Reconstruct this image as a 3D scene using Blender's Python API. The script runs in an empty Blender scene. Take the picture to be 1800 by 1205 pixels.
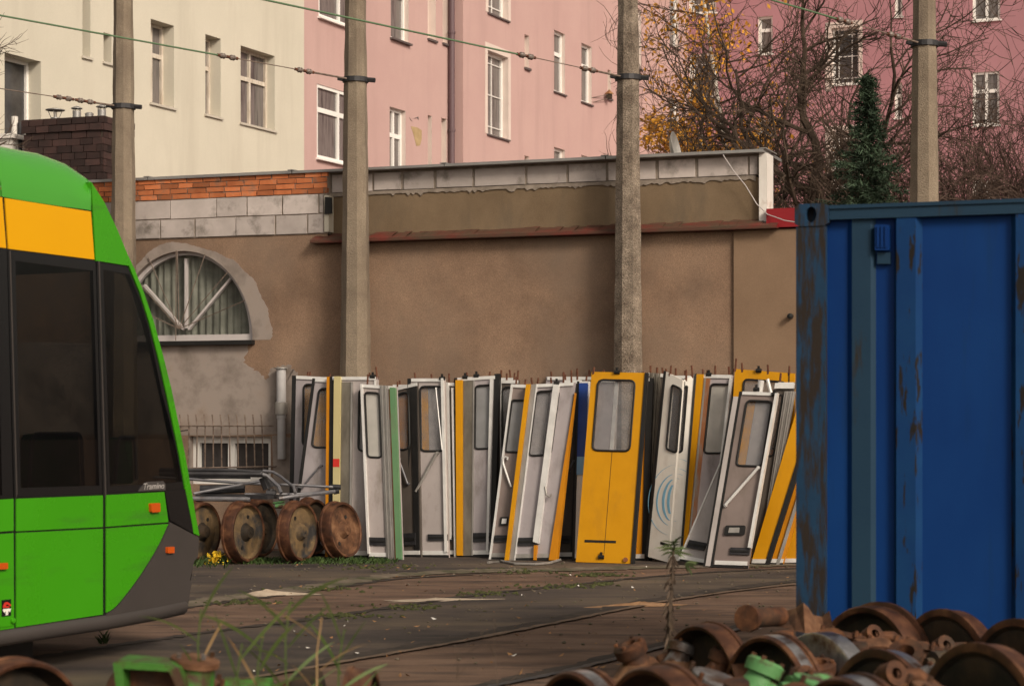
import bpy, math, random
from mathutils import Vector as V, Matrix
S = bpy.context.scene
rng = random.Random(11)
R = math.radians
# ------------------------------------------------------------------ camera, sky, sun, exposure
F, CX, HY, EYE = 3500.0, 900.0, 736.0, 1.55
cam = bpy.data.cameras.new('camera'); camo = bpy.data.objects.new('camera', cam)
S.collection.objects.link(camo); S.camera = camo
camo.location = (0, 0, EYE); camo.rotation_euler = (R(90), 0, 0)
cam.sensor_width = 36; cam.lens = 36*F/1800; cam.shift_y = 133.5/1800
cam.clip_start = .1; cam.clip_end = 600
cam.dof.use_dof = True; cam.dof.focus_distance = 22.0; cam.dof.aperture_fstop = 4.5
world = bpy.data.worlds.new('World'); S.world = world; world.use_nodes = True
SUN = V((.52, -.74, .56)).normalized()
wn = world.node_tree.nodes; wl = world.node_tree.links
sky = wn.new('ShaderNodeTexSky'); sky.sky_type = 'NISHITA'; sky.sun_disc = False
sky.sun_elevation = math.asin(SUN.z); sky.sun_rotation = math.atan2(SUN.x, SUN.y)
sky.air_density = 1.6; sky.dust_density = 4.0; sky.ozone_density = .6
hs = wn.new('ShaderNodeHueSaturation'); hs.inputs['Saturation'].default_value = .2
wl.new(sky.outputs[0], hs.inputs['Color'])
bg = wn['Background']; wt = wn.new('ShaderNodeMix'); wt.data_type = 'RGBA'; wt.blend_type = 'MULTIPLY'; wt.inputs[0].default_value = 1
wt.inputs[7].default_value = (1, .91, .80, 1); wl.new(hs.outputs[0], wt.inputs[6]); wl.new(wt.outputs[2], bg.inputs[0]); bg.inputs[1].default_value = .084
sd = bpy.data.lights.new('sun', 'SUN'); so = bpy.data.objects.new('sun', sd); S.collection.objects.link(so)
sd.energy = 1.5; sd.angle = R(14); sd.color = (1, .87, .70)
so.rotation_euler = (-SUN).to_track_quat('-Z', 'Y').to_euler()
S.view_settings.view_transform = 'Standard'; S.view_settings.look = 'None'
S.view_settings.exposure = .61; S.view_settings.gamma = 1
S.cycles.max_bounces = 6; S.cycles.transparent_max_bounces = 16
S.cycles.use_denoising = True

# ------------------------------------------------------------------ helpers
E = V((0, 0, EYE))
def ray(x, y): return V(((x-CX)/F, 1, (HY-y)/F))
def at(x, y, Y): return E + ray(x, y)*Y
def gp(x, y, z=0): return at(x, y, (EYE-z)*F/(y-HY))
class Plane:
    def __init__(s, o, h, w=V((0, 0, 1))):
        s.o, s.h, s.w = V(o), V(h).normalized(), V(w).normalized(); s.n = s.h.cross(s.w)
    def P(s, u, v, d=0): return s.o + s.h*u + s.w*v + s.n*d
    def uv(s, x, y):
        r = ray(x, y); t = (s.o-E).dot(s.n)/r.dot(s.n); p = E + r*t - s.o
        return p.dot(s.h), p.dot(s.w)
    def px(s, x, y, d=0): return s.P(*s.uv(x, y), d)
    def shift(s, d): return Plane(s.o + s.n*d, s.h, s.w)
def rrect(c, r, n=4):
    """rounded polygon from corner points (2-D)"""
    out = []; m = len(c)
    for i in range(m):
        a, b, d = V(c[i-1]), V(c[i]), V(c[(i+1) % m])
        p, q = b + (a-b).normalized()*r, b + (d-b).normalized()*r
        for k in range(n+1):
            t = k/n; out.append(tuple(p*(1-t)**2 + b*2*t*(1-t) + q*t*t))
    return out
class MB:
    def __init__(s): s.v, s.f, s.m = [], [], []
    def add(s, vs, fs, mi=0):
        o = len(s.v); s.v += [tuple(x) for x in vs]
        for f in fs: s.f.append(tuple(i+o for i in f)); s.m.append(mi)
        return s
    def poly(s, pts, mi=0): return s.add(pts, [tuple(range(len(pts)))], mi)
    def prism(s, pl, uv, d0, d1, mi=0):
        a = sum(uv[i-1][0]*uv[i][1]-uv[i][0]*uv[i-1][1] for i in range(len(uv)))
        if a < 0: uv = uv[::-1]
        n = len(uv)
        vs = [pl.P(u, v, d0) for u, v in uv] + [pl.P(u, v, d1) for u, v in uv]
        fs = [tuple(range(n)), tuple(range(2*n-1, n-1, -1))]
        fs += [(i, i+n, (i+1) % n+n, (i+1) % n) for i in range(n)]
        return s.add(vs, fs, mi)
    def ppx(s, pl, px, d0, d1, mi=0): return s.prism(pl, [pl.uv(*p) for p in px], d0, d1, mi)
    def box(s, pl, u0, u1, v0, v1, d0, d1, mi=0): return s.prism(pl, [(u0, v0), (u1, v0), (u1, v1), (u0, v1)], d0, d1, mi)
    def ring(s, pl, outer, inner, d0, d1, mi=0):
        n = len(outer); vs = []
        for L, d in ((outer, d0), (inner, d0), (outer, d1), (inner, d1)): vs += [pl.P(u, v, d) for u, v in L]
        fs = []
        for i in range(n):
            j = (i+1) % n
            fs += [(i, j, j+n, i+n), (i+2*n, i+3*n, j+3*n, j+2*n), (i, i+2*n, j+2*n, j), (i+n, j+n, j+3*n, i+3*n)]
        return s.add(vs, fs, mi)
    def tube(s, pts, r, n=8, mi=0, cap=True, closed=False):
        pts = [V(p) for p in pts]; m = len(pts)
        rs = r if isinstance(r, (list, tuple)) else [r]*m
        vs = []; ref = None
        for i, p in enumerate(pts):
            if closed: t = pts[(i+1) % m]-pts[i-1]
            else: t = pts[min(i+1, m-1)]-pts[max(i-1, 0)]
            if t.length < 1e-9: t = V((0, 0, 1))
            t.normalize()
            if ref is None: ref = t.orthogonal()
            a = (ref - t*ref.dot(t))
            if a.length < 1e-6: a = t.orthogonal()
            a.normalize(); b = t.cross(a); ref = a
            for k in range(n):
                an = 2*math.pi*k/n; vs.append(p + (a*math.cos(an)+b*math.sin(an))*rs[i])
        fs = []
        for i in range(m if closed else m-1):
            j = (i+1) % m
            for k in range(n):
                l = (k+1) % n; fs.append((i*n+k, i*n+l, j*n+l, j*n+k))
        if cap and not closed:
            fs.append(tuple(range(n-1, -1, -1))); fs.append(tuple(range((m-1)*n, m*n)))
        return s.add(vs, fs, mi)
    def lathe(s, prof, o, ax, n=32, mi=0, up=None, mis=None):
        o, ax = V(o), V(ax).normalized(); a = (up or ax.orthogonal()); a = (a-ax*a.dot(ax)).normalized(); b = ax.cross(a)
        vs = []
        for x, r in prof:
            for k in range(n):
                an = 2*math.pi*k/n; vs.append(o + ax*x + (a*math.cos(an)+b*math.sin(an))*max(r, 1e-4))
        for i in range(len(prof)-1): pass
        o0 = len(s.v); s.v += [tuple(x) for x in vs]
        for i in range(len(prof)-1):
            for k in range(n):
                l = (k+1) % n; s.f.append((o0+i*n+k, o0+i*n+l, o0+(i+1)*n+l, o0+(i+1)*n+k)); s.m.append(mis[i] if mis else mi)
        return s
    def build(s, name, mats, parent=None, smooth=False, label=None, origin=None):
        me = bpy.data.meshes.new(name)
        base = V(origin) if origin is not None else wloc(parent)
        me.from_pydata([V(v)-base for v in s.v], [], s.f)
        if not isinstance(mats, (list, tuple)): mats = [mats]
        for m in mats: me.materials.append(m)
        if len(mats) > 1: me.polygons.foreach_set('material_index', s.m)
        me.update()
        if smooth: me.shade_smooth(); me.set_sharp_from_angle(angle=R(42))
        o = bpy.data.objects.new(name, me); S.collection.objects.link(o)
        if parent is not None: o.parent = parent
        elif origin is not None: o.location = base
        if label: o['label'] = label
        return o
def wloc(p):
    b = V((0, 0, 0))
    while p is not None: b += p.location; p = p.parent
    return b
def tag(o, label=None, cat=None, group=None, kind=None):
    for k, v in (('label', label), ('category', cat), ('group', group), ('kind', kind)):
        if v: o[k] = v
    return o
def thing(name, label, cat, loc=(0, 0, 0), group=None):
    o = bpy.data.objects.new(name, None); S.collection.objects.link(o); o.location = loc
    o.empty_display_size = .2
    return tag(o, label, cat, group)

# ------------------------------------------------------------------ materials
def lin(r, g, b):
    return tuple((c/255/12.92 if c/255 <= .04045 else ((c/255+.055)/1.055)**2.4) for c in (r, g, b))
def mk(name, cols, scale=4, rough=.7, metal=0, bump=.15, bscale=60, stretch=(1, 1, 1), pos=(.35, .65), spec=.4,
       island=0, rnd=False, detail=6, dirt=None, dscale=3, dpos=(.55, .7), dstretch=None, rvar=0, dist=.004, fine=None):
    m = bpy.data.materials.new(name); m.use_nodes = True
    N, L = m.node_tree.nodes, m.node_tree.links; b = N['Principled BSDF']
    tc = N.new('ShaderNodeTexCoord'); co = tc.outputs['Object']
    if rnd:
        oi = N.new('ShaderNodeObjectInfo'); va = N.new('ShaderNodeVectorMath'); va.operation = 'MULTIPLY_ADD'
        L.new(oi.outputs['Random'], va.inputs[0]); va.inputs[1].default_value = (37, 53, 71); L.new(co, va.inputs[2]); co = va.outputs[0]
    def noise(sc, st, det=detail):
        mp = N.new('ShaderNodeMapping'); mp.inputs['Scale'].default_value = st; L.new(co, mp.inputs[0])
        n = N.new('ShaderNodeTexNoise'); n.inputs['Scale'].default_value = sc; n.inputs['Detail'].default_value = det
        n.inputs['Roughness'].default_value = .62; L.new(mp.outputs[0], n.inputs[0]); return n.outputs[0]
    def ramp(fac, cs, ps):
        r = N.new('ShaderNodeValToRGB'); el = r.color_ramp.elements
        while len(el) < len(cs): el.new(.5)
        for i, c in enumerate(cs):
            el[i].position = ps[0] + (ps[1]-ps[0])*i/max(1, len(cs)-1); el[i].color = (*c, 1)
        L.new(fac, r.inputs[0]); return r.outputs[0]
    col = ramp(noise(scale, stretch), cols, pos) if len(cols) > 1 else None
    if col is None:
        rgb = N.new('ShaderNodeRGB'); rgb.outputs[0].default_value = (*cols[0], 1); col = rgb.outputs[0]
    def mix(a, c, fac, mode='MIX'):
        x = N.new('ShaderNodeMix'); x.data_type = 'RGBA'; x.blend_type = mode
        if hasattr(fac, 'links'): L.new(fac, x.inputs[0])
        else: x.inputs[0].default_value = fac
        L.new(a, x.inputs[6])
        if hasattr(c, 'links'): L.new(c, x.inputs[7])
        else: x.inputs[7].default_value = (*c, 1)
        return x.outputs[2]
    if fine:
        g = ramp(noise(fine[0], (1, 1, 1), 3), [(fine[1],)*3, (fine[2],)*3], (.3, .7)); col = mix(col, g, 1.0, 'MULTIPLY')
    dm = None
    if dirt:
        dm = ramp(noise(dscale, dstretch or (1, 1, 1), 8), [(0, 0, 0), (1, 1, 1)], dpos); col = mix(col, dirt, dm)
    if island:
        ge = N.new('ShaderNodeNewGeometry'); g = ramp(ge.outputs['Random Per Island'], [(1-island,)*3, (1+island*.6,)*3], (0, 1))
        col = mix(col, g, 1.0, 'MULTIPLY')
    L.new(col, b.inputs['Base Color'])
    b.inputs['Roughness'].default_value = rough; b.inputs['Metallic'].default_value = metal
    b.inputs['Specular IOR Level'].default_value = spec
    if rvar:
        rr = N.new('ShaderNodeMapRange'); L.new(noise(scale*2, stretch), rr.inputs[0]); rr.inputs[1].default_value = .3; rr.inputs[2].default_value = .7
        rr.inputs[3].default_value = max(.03, rough-rvar); rr.inputs[4].default_value = rough+rvar; L.new(rr.outputs[0], b.inputs['Roughness'])
    if bump:
        bp = N.new('ShaderNodeBump'); bp.inputs['Strength'].default_value = bump; bp.inputs['Distance'].default_value = dist
        L.new(noise(bscale, (1, 1, 1), 4), bp.inputs['Height']); L.new(bp.outputs[0], b.inputs['Normal'])
    return m
def glass(name, tint, col, fac, rough=.05):
    m = bpy.data.materials.new(name); m.use_nodes = True; N, L = m.node_tree.nodes, m.node_tree.links
    b = N['Principled BSDF']; b.inputs['Base Color'].default_value = (*col, 1); b.inputs['Roughness'].default_value = rough
    tc = N.new('ShaderNodeTexCoord'); n = N.new('ShaderNodeTexNoise'); n.inputs['Scale'].default_value = 5; n.inputs['Detail'].default_value = 8
    L.new(tc.outputs['Object'], n.inputs[0]); mr = N.new('ShaderNodeMapRange'); L.new(n.outputs[0], mr.inputs[0])
    mr.inputs[1].default_value = .3; mr.inputs[2].default_value = .7; mr.inputs[3].default_value = max(0, fac-.1); mr.inputs[4].default_value = min(1, fac+.1)
    t = N.new('ShaderNodeBsdfTransparent'); t.inputs[0].default_value = (*tint, 1)
    mx = N.new('ShaderNodeMixShader'); L.new(mr.outputs[0], mx.inputs[0]); L.new(t.outputs[0], mx.inputs[1]); L.new(b.outputs[0], mx.inputs[2])
    L.new(mx.outputs[0], N['Material Output'].inputs[0]); return m
M = {}
M['cream'] = mk('cream_render', [(.55, .515, .435), (.60, .56, .475)], .5, .9, bump=.2, bscale=90, fine=(60, .94, 1.04), dirt=(.47, .43, .36), dscale=.5, dstretch=(2.5, 2.5, .25), dpos=(.5, .8))
M['pink'] = mk('pink_render', [(.48, .315, .30), (.52, .35, .33)], .4, .9, bump=.2, bscale=90, fine=(60, .94, 1.04), dirt=(.42, .28, .265), dscale=.45, dstretch=(2.5, 2.5, .25), dpos=(.5, .8))
M['mauve'] = mk('mauve_render', [(.40, .195, .225), (.44, .22, .25)], .4, .9, bump=.2, bscale=90, fine=(60, .94, 1.04), dirt=(.36, .18, .205), dscale=.45, dstretch=(2.5, 2.5, .25), dpos=(.5, .8))
M['reveal'] = mk('pale_reveal', [(.62, .52, .48), (.68, .58, .53)], 2, .9)
M['white_pvc'] = mk('white_window_frame', [(.78, .76, .74), (.84, .82, .80)], 2, .45, bump=0)
M['lilac_pvc'] = mk('grey_weathered_frame', [(.46, .42, .42), (.55, .51, .51)], 2, .5, bump=0)
M['oldwood'] = mk('peeling_white_paint', [(.45, .38, .31), (.66, .60, .53)], 9, .7, stretch=(1, 1, .3))
M['pane'] = mk('window_pane', [(.07, .06, .06), (.17, .15, .145), (.10, .09, .088)], 1.6, .12, bump=0, stretch=(4, 4, .4), spec=.6, rnd=True)
M['darkpane'] = mk('dark_window_pane', [(.03, .028, .03), (.07, .065, .065)], 2, .1, bump=0, spec=.6)
M['sill_dark'] = mk('dark_sill', [(.10, .08, .08)], 2, .6)
M['sill_light'] = mk('tin_sill', [(.5, .46, .40)], 2, .5)
M['drain'] = mk('dark_drainpipe', [(.12, .075, .085)], 3, .5)
M['render'] = mk('brown_cement_render', [(.195, .124, .084), (.27, .174, .118), (.32, .212, .145)], .9, .95, bump=.5, bscale=140, fine=(95, .62, 1.22), dirt=(.180, .132, .100), dscale=.6, dstretch=(1.1, 1.1, .8), dpos=(.42, .72), detail=9)
M['render_band'] = mk('olive_cement_render', [(.165, .115, .069), (.225, .160, .100)], 1.2, .95, bump=.5, bscale=140, fine=(170, .75, 1.12), dirt=(.115, .090, .063), dscale=1.2, dstretch=(2, 2, .5), dpos=(.5, .75), detail=9)
M['render_end'] = mk('pale_brown_render', [(.225, .148, .096), (.27, .18, .118)], 1.0, .95, bump=.4, bscale=140, fine=(170, .78, 1.12))
M['plaster'] = mk('grey_plaster_patch', [(.20, .165, .145), (.29, .245, .22), (.37, .32, .295)], 2.5, .95, bump=.35, bscale=60, detail=9, dirt=(.22, .165, .13), dscale=2.5, dpos=(.5, .75))
M['block'] = mk('aerated_block', [(.42, .37, .35), (.53, .47, .45)], 3, .95, island=.30, bump=.4, bscale=70, dirt=(.21, .185, .165), dscale=3.5, dpos=(.52, .68), detail=9)
M['mortar'] = mk('mortar', [(.20, .165, .135), (.32, .27, .23)], 9, .95, bump=.6, bscale=50)
M['brick'] = mk('orange_brick', [(.42, .125, .045), (.56, .19, .075)], 6, .9, island=.45, bump=.4, bscale=60, dirt=(.20, .13, .10), dscale=6, dpos=(.55, .75))
M['dbrick'] = mk('dark_clinker_brick', [(.035, .02, .018), (.06, .03, .026)], 5, .6, island=.5, bump=.3)
M['dmortar'] = mk('dark_mortar', [(.03, .022, .018), (.12, .10, .08)], 6, .9)
M['zinc'] = mk('zinc_sheet', [(.27, .26, .26), (.38, .37, .36)], 2, .45, metal=.5, bump=.05)
M['redtin'] = mk('worn_red_tin', [(.15, .030, .022), (.10, .042, .028), (.08, .052, .033)], 3.2, .6, stretch=(1, 1, 3), detail=8)
M['redpaint'] = mk('red_paint', [(.24, .010, .016), (.28, .013, .018)], 2, .5)
M['felt'] = mk('roofing_felt', [(.05, .05, .05), (.08, .078, .075)], 3, .95)
M['black'] = mk('black_rubber', [(.007, .007, .007), (.013, .012, .012)], 8, .6, bump=.1)
M['dark'] = mk('dark_steel', [(.022, .022, .026), (.05, .048, .052)], 6, .5, metal=.3)
M['greytube'] = mk('grey_painted_tube', [(.10, .10, .115), (.17, .165, .175)], 8, .45, metal=.3, dirt=(.07, .045, .03), dscale=9, dpos=(.55, .7))
M['whitepaint'] = mk('white_paint', [(.70, .66, .62), (.78, .75, .71)], 4, .6, dirt=(.45, .36, .28), dscale=3, dpos=(.6, .75))
M['plastic'] = mk('grey_plastic_pipe', [(.36, .35, .36), (.46, .45, .46)], 3, .5, bump=0)
M['curtain'] = mk('sheer_curtain', [(.42, .42, .40), (.74, .73, .70), (.86, .85, .82)], 3.2, .9, stretch=(2.6, 2.6, .12), bump=0)
M['wire_rust'] = mk('thin_rusty_rod', [(.10, .07, .055), (.22, .17, .14)], 20, .7)
M['concrete'] = mk('pole_concrete', [(.20, .155, .115), (.29, .235, .175)], 2.2, .95, bump=.9, bscale=70, fine=(130, .6, 1.2), dirt=(.11, .085, .068), dscale=1.5, dstretch=(3, 3, .4), dpos=(.5, .75), detail=9, dist=.012)
M['concrete_rough'] = mk('exposed_aggregate_concrete', [(.15, .115, .088), (.32, .26, .205)], 6, .95, bump=1.0, bscale=55, fine=(75, .35, 1.35), detail=9, dist=.02)
M['asphalt'] = mk('old_asphalt', [(.030, .023, .021), (.058, .044, .038), (.085, .062, .048)], 1.6, .92, bump=.5, bscale=120, dist=.015, fine=(170, .5, 1.4), stretch=(.5, 1.6, 1), detail=9, dirt=(.135, .098, .066), dscale=.55, dstretch=(.7, 1.5, 1), dpos=(.47, .68))
M['dirt'] = mk('packed_brown_dirt', [(.080, .046, .031), (.145, .086, .058), (.195, .120, .083)], 1.5, .95, bump=.6, bscale=80, dist=.02, fine=(150, .5, 1.4), stretch=(.7, 2.2, 1), detail=10, dirt=(.045, .030, .024), dscale=2.2, dstretch=(.5, 1.8, 1), dpos=(.52, .72))
M['kerb'] = mk('weathered_kerb', [(.10, .078, .058), (.17, .135, .10)], 5, .95, bump=.5, dirt=(.05, .052, .022), dscale=3, dpos=(.45, .65))
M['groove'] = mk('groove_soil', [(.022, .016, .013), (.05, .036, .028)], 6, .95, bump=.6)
M['rail'] = mk('sandy_rail', [(.09, .060, .042), (.17, .112, .076)], 5, .85, bump=.4)
M['sand_o'] = mk('orange_sand', [(.24, .13, .065), (.34, .20, .11)], 8, .95, bump=.5, bscale=150)
M['sand_w'] = mk('pale_sand', [(.32, .25, .19), (.44, .36, .28)], 8, .95, bump=.5, bscale=150)
M['moss'] = mk('moss', [(.030, .034, .010), (.065, .070, .020)], 12, .95)
M['grass'] = mk('weed_leaf', [(.025, .055, .012), (.06, .10, .022)], 8, .7, island=.4)
M['yflower'] = mk('yellow_petal', [(.65, .42, .02), (.75, .52, .03)], 8, .6)
M['reed'] = mk('reed_leaf', [(.05, .085, .018), (.10, .13, .03)], 5, .6, island=.35, stretch=(1, 1, .4))
M['reed_dry'] = mk('dry_reed', [(.24, .14, .06), (.36, .24, .12)], 5, .7, island=.3)
M['deadleaf'] = mk('dead_leaf', [(.055, .038, .028), (.11, .075, .05)], 9, .8, island=.4)
M['leafo'] = mk('fallen_leaf', [(.22, .10, .04), (.36, .20, .09)], 9, .8, island=.5)
M['bark'] = mk('dark_bark', [(.045, .030, .022), (.095, .066, .048)], 6, .95, bump=.6, stretch=(1, 1, .4))
M['twig'] = mk('reddish_twig', [(.055, .034, .026), (.10, .064, .05)], 6, .9, bump=0)
M['birchbark'] = mk('birch_bark', [(.45, .40, .36), (.60, .55, .50)], 6, .8, stretch=(1, 1, 3), dirt=(.05, .04, .035), dscale=5, dstretch=(1, 1, 4), dpos=(.58, .64))
M['yleaf'] = mk('yellow_birch_leaf', [(.50, .20, .014), (.66, .33, .022)], 6, .6, island=.4)
M['needle'] = mk('spruce_needle', [(.014, .030, .016), (.030, .056, .030), (.060, .095, .055)], 3, .8, island=.5)
M['rust'] = mk('rust', [(.030, .014, .009), (.085, .034, .016), (.17, .07, .03)], 9, .75, metal=.25, bump=.5, bscale=60, rnd=True, detail=9, dirt=(.035, .025, .018), dscale=5, dpos=(.5, .68))
M['rust_tyre'] = mk('rusty_tyre', [(.035, .016, .010), (.085, .034, .018), (.17, .078, .038)], 7, .6, metal=.35, bump=.25, rnd=True, detail=8, rvar=.12)
M['rust_disc'] = mk('rusty_ochre_disc', [(.06, .04, .022), (.13, .085, .042), (.19, .12, .055)], 6, .8, metal=.1, bump=.3, rnd=True, detail=9, dirt=(.03, .028, .028), dscale=4, dpos=(.48, .62))
M['rust_dark'] = mk('dark_rusty_disc', [(.010, .008, .006), (.026, .018, .011), (.05, .03, .016)], 6, .8, metal=.2, bump=.4, rnd=True)
M['rust_or'] = mk('orange_rust', [(.05, .022, .011), (.125, .056, .027), (.22, .115, .06)], 7, .8, metal=.15, bump=.4, rnd=True, dirt=(.05, .028, .018), dscale=6, dpos=(.55, .7))
M['tread'] = mk('polished_tread', [(.24, .23, .23), (.46, .44, .44)], 14, .28, metal=.85, bump=.1, rnd=True, dirt=(.09, .04, .02), dscale=4, dpos=(.50, .60))
M['greygrease'] = mk('grey_greasy_steel', [(.12, .11, .11), (.24, .225, .22)], 8, .5, metal=.5, rnd=True, dirt=(.08, .04, .02), dscale=7, dpos=(.5, .62))
M['gearg'] = mk('chipped_mint_paint', [(.075, .22, .075), (.12, .29, .105)], 5, .6, bump=.4, dirt=(.07, .035, .02), dscale=8, dpos=(.48, .58), detail=8)
M['gearg2'] = mk('chipped_lime_paint', [(.030, .125, .012), (.055, .18, .022)], 5, .65, bump=.5, dirt=(.055, .028, .014), dscale=9, dpos=(.46, .58), detail=8)
M['cont'] = mk('container_blue', [(.002, .026, .132), (.003, .039, .168)], 1.2, .55, bump=.12, bscale=25, stretch=(1, 1, .4), rvar=.1, dirt=(.006, .026, .062), dscale=1.6, dstretch=(4, 4, .3), dpos=(.55, .8), spec=.15)
M['cont_rust'] = mk('rusty_container_blue', [(.005, .030, .072), (.008, .042, .10)], 2, .7, bump=.35, bscale=30, dirt=(.020, .014, .011), dscale=13, dstretch=(2.0, 2.0, .30), dpos=(.43, .56), spec=.3)
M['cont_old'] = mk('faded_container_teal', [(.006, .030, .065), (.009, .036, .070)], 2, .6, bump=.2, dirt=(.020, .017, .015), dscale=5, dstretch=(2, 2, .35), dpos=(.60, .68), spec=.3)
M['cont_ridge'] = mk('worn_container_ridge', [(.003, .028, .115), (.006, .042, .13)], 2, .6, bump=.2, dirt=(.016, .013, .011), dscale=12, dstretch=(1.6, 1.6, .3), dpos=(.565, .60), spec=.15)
M['tgreen'] = mk('tram_green_paint', [(.038, .262, .004), (.042, .28, .005)], .8, .28, bump=0, spec=.35, dirt=(.040, .19, .012), dscale=2.6, dstretch=(.5, .5, 3.5), dpos=(.54, .74), rvar=.05)
M['tgreen_roof'] = mk('tram_roof_green', [(.045, .27, .018), (.05, .29, .02)], .8, .25, bump=0, spec=.6, dirt=(.05, .27, .03), dscale=2, dstretch=(.5, .5, 2), dpos=(.58, .8))
M['tyellow'] = mk('tram_yellow_paint', [(.64, .31, .0), (.68, .335, .0)], .8, .3, bump=0, spec=.25)
M['tgrey'] = mk('tram_grey_bumper', [(.040, .034, .032), (.052, .044, .042)], 1, .55, bump=.05)
M['tblack'] = mk('tram_black', [(.008, .008, .009)], 1, .25, bump=0, spec=.4)
M['tglass'] = glass('tram_tinted_glass', (.50, .49, .47), (.004, .004, .005), .44, .01)
M['tclear'] = glass('tram_far_glass', (.9, .9, .88), (.02, .02, .02), .1, .05)
M['seat'] = mk('tram_seat_green', [(.02, .11, .04), (.03, .15, .05)], 5, .7)
M['tinterior'] = mk('tram_interior_grey', [(.20, .20, .20)], 1, .6, bump=0)
M['orange'] = mk('amber_reflector', [(.48, .075, .006)], 1, .3, bump=0)
M['badge'] = mk('badge_grey', [(.055, .05, .05)], 1, .4, bump=0)
M['lettering'] = mk('pale_lettering', [(.40, .38, .37)], 1, .4, bump=0)
M['redmark'] = mk('red_mark', [(.55, .03, .02)], 1, .5, bump=0)
M['whitemark'] = mk('white_mark', [(.8, .78, .72)], 1, .5, bump=0)
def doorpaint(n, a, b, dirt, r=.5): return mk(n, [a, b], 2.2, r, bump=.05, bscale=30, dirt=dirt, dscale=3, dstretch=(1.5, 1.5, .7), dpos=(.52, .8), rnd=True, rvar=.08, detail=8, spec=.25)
M['dgrey'] = doorpaint('grey_beige_door_panel', (.36, .32, .315), (.415, .37, .365), (.20, .17, .145))
M['dgrey2'] = doorpaint('grey_lilac_door_panel', (.32, .29, .305), (.37, .335, .35), (.16, .14, .13))
M['dtaupe'] = doorpaint('taupe_door_panel', (.20, .158, .148), (.235, .19, .178), (.15, .125, .105))
M['dlight'] = doorpaint('light_door_panel', (0.4, 0.365, 0.36), (0.46, 0.425, 0.42), (.27, .24, .21))
M['ddark'] = doorpaint('gap_shade_panel', (.075, .062, .054), (.10, .085, .075), (.07, .06, .05))  # shade of the gaps between leaves is put into this colour
M['dyellow'] = doorpaint('yellow_door_paint', (.54, .245, .004), (.60, .28, .005), (.45, .21, .012), .45)
M['dorange'] = doorpaint('orange_yellow_paint', (.50, .19, .006), (.56, .22, .007), (.36, .14, .015), .45)
M['dwhite'] = doorpaint('white_door_paint', (.68, .645, .60), (.76, .73, .68), (.56, .50, .44), .4)
M['dcream'] = doorpaint('cream_edge_paint', (.46, .40, .20), (.52, .45, .24), (.5, .42, .22))
M['dgreen'] = doorpaint('old_green_paint', (.10, .21, .105), (.13, .25, .125), (.15, .16, .10))
M['khaki'] = mk('dull_khaki_profile', [(.12, .105, .085), (.20, .18, .15)], 7, .6, metal=.3, stretch=(1, 1, .4), rnd=True)
M['alu'] = mk('aluminium', [(.66, .65, .64), (.80, .79, .78)], 6, .35, metal=.25, bump=.03, rnd=True)
M['aluold'] = mk('dull_aluminium', [(.28, .265, .25), (.42, .40, .38)], 8, .5, metal=.5, stretch=(1, 1, .3), rnd=True)
M['rustpanel'] = mk('rust_streaked_profile', [(.20, .07, .03), (.28, .11, .045), (.26, .22, .19)], 3, .7, stretch=(2, 2, .5), rnd=True)
M['pin'] = mk('rusty_pin', [(.07, .022, .012), (.14, .055, .03)], 20, .8)
M['dglass'] = glass('dirty_sky_pale_glass', (.95, .95, .95), (.30, .30, .32), .24, .08)  # grey holds real dirt plus a pale sky reflection put into the colour
M['dglass_milk'] = glass('milky_door_glass', (.8, .8, .78), (.50, .48, .45), .85, .35)
M['dglass_grey'] = glass('dusty_door_glass', (.7, .7, .7), (.30, .30, .31), .75, .2)
M['blue1'] = mk('deep_blue_paint', [(.012, .045, .22), (.02, .06, .28)], 3, .4, bump=0)
M['blue2'] = mk('pale_blue_paint', [(.16, .32, .52), (.20, .38, .58)], 3, .4, bump=0)
M['bluelogo'] = mk('light_blue_logo', [(.17, .38, .55), (.22, .44, .60)], 3, .5, bump=0)
M['porcelain'] = mk('porcelain', [(.08, .06, .05), (.22, .18, .16)], 30, .3, bump=0)
M['tuft'] = mk('tuft_leaf', [(.09, .13, .05), (.15, .19, .08)], 8, .6, island=.4, bump=0)
M['greenwire'] = mk('green_cable', [(.10, .17, .09)], 5, .6, bump=0)
# ------------------------------------------------------------------ ground
def struct(mb, name, m, **k):
    o = mb.build(name, m, None, **k); o['kind'] = 'structure'; return o
g = MB(); g.poly([(-120, -40, 0), (120, -40, 0), (120, 180, 0), (-120, 180, 0)]); struct(g, 'ground', M['dirt'])
def curve(pts, k=6):
    """smooth polyline through pixel points"""
    out = []; n = len(pts)
    for i in range(n-1):
        p0, p1, p2, p3 = (V(pts[max(0, min(n-1, j))]) for j in (i-1, i, i+1, i+2))
        for s in range(k):
            t = s/k; out.append(.5*((2*p1)+(p2-p0)*t+(2*p0-5*p1+4*p2-p3)*t*t+(3*p1-p0-3*p2+p3)*t**3))
    out.append(V(pts[-1])); return out
L1 = [(-60, 1115), (200, 1081), (330, 1061), (420, 1049), (520, 1037), (620, 1022), (700, 1011), (830, 1004), (1000, 1001), (1150, 997), (1400, 992), (1700, 985)]
L2 = [(-60, 1175), (140, 1142), (300, 1119), (420, 1102), (560, 1085), (680, 1067), (830, 1045), (1000, 1027), (1150, 1012), (1260, 1004), (1400, 998), (1700, 990)]
L3 = [(100, 1260), (300, 1214), (490, 1181), (620, 1158), (720, 1141), (800, 1127), (960, 1096), (1100, 1068), (1200, 1050), (1390, 1026), (1700, 1000)]
L4 = [(700, 1240), (860, 1205), (970, 1183), (1090, 1154), (1250, 1115), (1400, 1085), (1700, 1040)]
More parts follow.
